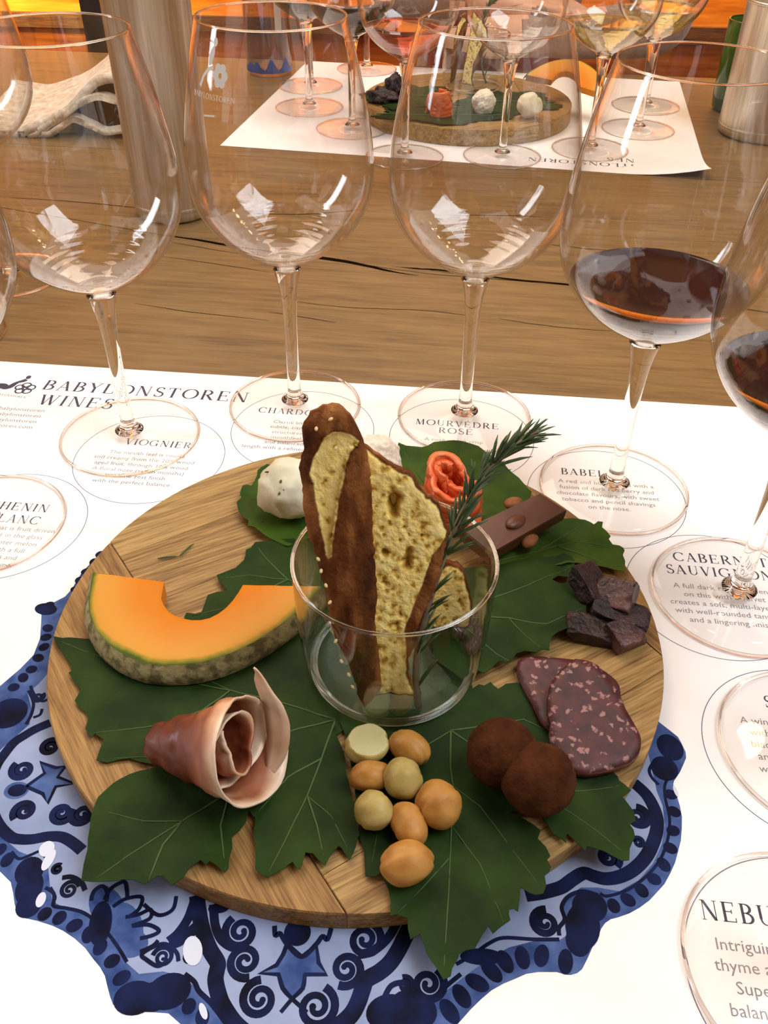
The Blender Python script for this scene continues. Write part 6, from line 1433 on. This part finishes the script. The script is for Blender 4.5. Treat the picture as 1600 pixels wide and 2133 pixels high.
# ------------------------------------------------------------------ person across the table
def person():
    J = dict(pelvis=(0.19, 1.80, -0.165), belly=(0.185, 1.77, -0.06), chest=(0.18, 1.72, 0.12), neckb=(0.175, 1.70, 0.27), neck=(0.17, 1.69, 0.34),
             shL=(0.375, 1.70, 0.20), elL=(0.430, 1.500, 0.050), wrL=(0.200, 1.462, 0.046), haL=(0.120, 1.468, 0.042),
             shR=(-0.02, 1.74, 0.20), elR=(-0.045, 1.580, 0.085), wrR=(0.120, 1.520, 0.085), haR=(0.215, 1.505, 0.078),
             hipL=(0.28, 1.79, -0.205), knL=(0.30, 1.46, -0.22), anL=(0.30, 1.45, -0.66), hipR=(0.10, 1.80, -0.205), knR=(0.08, 1.48, -0.22), anR=(0.08, 1.47, -0.66), toL=(0.30, 1.32, -0.72), toR=(0.08, 1.34, -0.72))
    R = dict(pelvis=0.13, belly=0.13, chest=0.14, neckb=0.075, neck=0.052, shL=0.066, elL=0.046, wrL=0.030, haL=0.033, shR=0.066, elR=0.046, wrR=0.030, haR=0.033, hipL=0.09, knL=0.06, anL=0.04, hipR=0.09, knR=0.06, anR=0.04, toL=0.03, toR=0.03)
    names = list(J); idx = {n: i for i, n in enumerate(names)}
    E = [('pelvis', 'belly'), ('belly', 'chest'), ('chest', 'neckb'), ('neckb', 'neck'), ('chest', 'shL'), ('shL', 'elL'), ('elL', 'wrL'), ('wrL', 'haL'), ('chest', 'shR'), ('shR', 'elR'), ('elR', 'wrR'), ('wrR', 'haR'), ('pelvis', 'hipL'), ('hipL', 'knL'), ('knL', 'anL'), ('anL', 'toL'), ('pelvis', 'hipR'), ('hipR', 'knR'), ('knR', 'anR'), ('anR', 'toR')]
    verts = [Vector(J[n]) for n in names]; rad = [R[n] for n in names]; edges = [(idx[a], idx[b]) for a, b in E]
    # head as stacked joints
    for p, r in (((0.168, 1.675, 0.40), 0.070), ((0.166, 1.672, 0.47), 0.088), ((0.166, 1.678, 0.54), 0.078)):
        verts.append(Vector(p)); rad.append(r); edges.append((len(verts)-2 if len(verts)-2 >= len(names) else idx['neck'], len(verts)-1))
    # fingers
    for hand, wr, sgn in (('haL', 'wrL', -1), ('haR', 'wrR', 1)):
        h = Vector(J[hand]); d = (h-Vector(J[wr])).normalized(); side = d.cross(Vector((0, 0, 1))).normalized()
        for k, L in enumerate((0.062, 0.072, 0.068, 0.052)):
            b = h+d*0.02+side*(k-1.5)*0.019
            for q, r in ((b, 0.0105), (b+d*L*0.55+Vector((0, 0, 0.004)), 0.009), (b+d*L+Vector((0, 0, -0.010)), 0.008)):
                verts.append(q); rad.append(r)
            n0 = len(verts)-3
            edges += [(idx[hand], n0), (n0, n0+1), (n0+1, n0+2)]
        b = h+side*0.034*sgn-d*0.012
        for q, r in ((b, 0.0115), (b+d*0.034+side*0.012*sgn, 0.010)): verts.append(q); rad.append(r)
        edges += [(idx[hand], len(verts)-2), (len(verts)-2, len(verts)-1)]
    me = bpy.data.meshes.new('body'); me.from_pydata([tuple(v) for v in verts], edges, [])
    o = link(bpy.data.objects.new('body', me))
    sk = o.modifiers.new('skin', 'SKIN'); sk.use_smooth_shade = True
    for i, sv in enumerate(me.skin_vertices[0].data):
        sv.radius = (rad[i], rad[i]); sv.use_root = (i == 0)
    ss = o.modifiers.new('sub', 'SUBSURF'); ss.levels = 2; ss.render_levels = 2
    dg = bpy.context.evaluated_depsgraph_get(); ev = o.evaluated_get(dg)
    m2 = bpy.data.meshes.new_from_object(ev); bpy.data.objects.remove(o)
    M['skin'] = simple('skin', srgb(206, 158, 128), srgb(216, 170, 140), rough=0.5, scale=30, sub=0.1)
    M['sleeve'] = simple('cream_knit', srgb(132, 104, 88), srgb(150, 122, 104), rough=0.95, scale=160, bump=0.5, sheen=0.4)
    M['red_top'] = simple('red_top', srgb(140, 22, 28), srgb(168, 34, 36), rough=0.8, scale=80)
    M['denim'] = simple('dark_trousers', srgb(34, 38, 56), srgb(48, 54, 74), rough=0.9, scale=90)
    M['hair'] = simple('brown_hair', srgb(58, 36, 22), srgb(84, 54, 34), rough=0.5, scale=60, stretch=(1, 1, 0.1))
    for k in ('skin', 'sleeve', 'red_top', 'denim', 'black'): m2.materials.append(M[k])
    wl, wrr = Vector(J['wrL']), Vector(J['wrR'])
    for p in m2.polygons:
        c = p.center; p.use_smooth = True
        if c.z > 0.33: k = 0
        elif c.z < -0.62: k = 4
        elif c.z < -0.19: k = 3
        elif (c.x < wl.x-0.004 and c.y < 1.50 and c.z < 0.09 and c.x > 0.0 and abs(c.y-wl.y) < 0.05) or (c.x > wrr.x+0.01 and c.y < 1.56 and c.y > 1.46 and c.x < 0.33 and c.z > 0.058 and c.z < 0.13 and abs(c.y-1.508) < 0.05 and not c.x > 0.31): k = 0
        elif 0.07 < c.x < 0.29 and c.y > 1.56: k = 2
        else: k = 1
        p.material_index = k
    t = thing('person', 'person in a beige knit and red top, forearms folded on the far table edge', 'person', (0.19, 1.80, -0.75), 0)
    b = link(bpy.data.objects.new('body', m2)); b.parent = t; b.location = (-0.19, -1.80, 0.75)
    # face and hair
    hc = Vector((0.166, 1.672, 0.475))-Vector((0.19, 1.80, -0.75))
    for s in (-1, 1):
        e = blob('eye', hc+Vector((0.032*s, -0.078, 0.012)), (0.012, 0.008, 0.009), 'label_white', t, 2, 0)
        blob('iris', (0, -0.006, 0), (0.006, 0.004, 0.006), 'black', e, 2, 0)
        blob('ear', hc+Vector((0.086*s, 0.008, -0.002)), (0.010, 0.018, 0.030), 'skin', t, 3, 0.1)
    blob('nose', hc+Vector((0, -0.090, -0.014)), (0.013, 0.016, 0.022), 'skin', t, 3, 0)
    blob('mouth', hc+Vector((0, -0.078, -0.050)), (0.024, 0.008, 0.007), 'red_top', t, 3, 0)
    blob('hair', hc+Vector((0, 0.022, 0.035)), (0.098, 0.098, 0.095), 'hair', t, 4, 0.12, 3, 2)
person()

# pendant lamps over the table
for i, (x, y) in enumerate(((0.55, 1.05), (0.72, 1.02), (0.89, 0.99), (1.06, 0.96))):
    t = thing('pendant_lamp', ('first', 'second', 'third', 'fourth')[i]+' of four bare warm bulbs hanging in a row over the table', 'lamp', (x, y, 1.05), 0, 'hanging bulbs')
    M.setdefault('bulb', emit('warm_bulb', (1.0, 0.72, 0.38, 1), 30))
    blob('bulb', (0, 0, 0), (0.022, 0.022, 0.028), 'bulb', t, 3, 0)
    V, Fc = lathe([(0, 0.075), (0.012, 0.073), (0.014, 0.03), (0.012, 0.024), (0, 0.024)], 24); mesh_obj('socket', V, Fc, 'black', t, True)
    mesh_obj('cord', *tube([(0, 0, 0.07), (0, 0, 0.85)], 0.003, 6), 'black', t, True)
struct(slab_box('ceiling', (-2.4, 2.4, -1.9, 2.6, 1.9, 1.95), 'wall'))
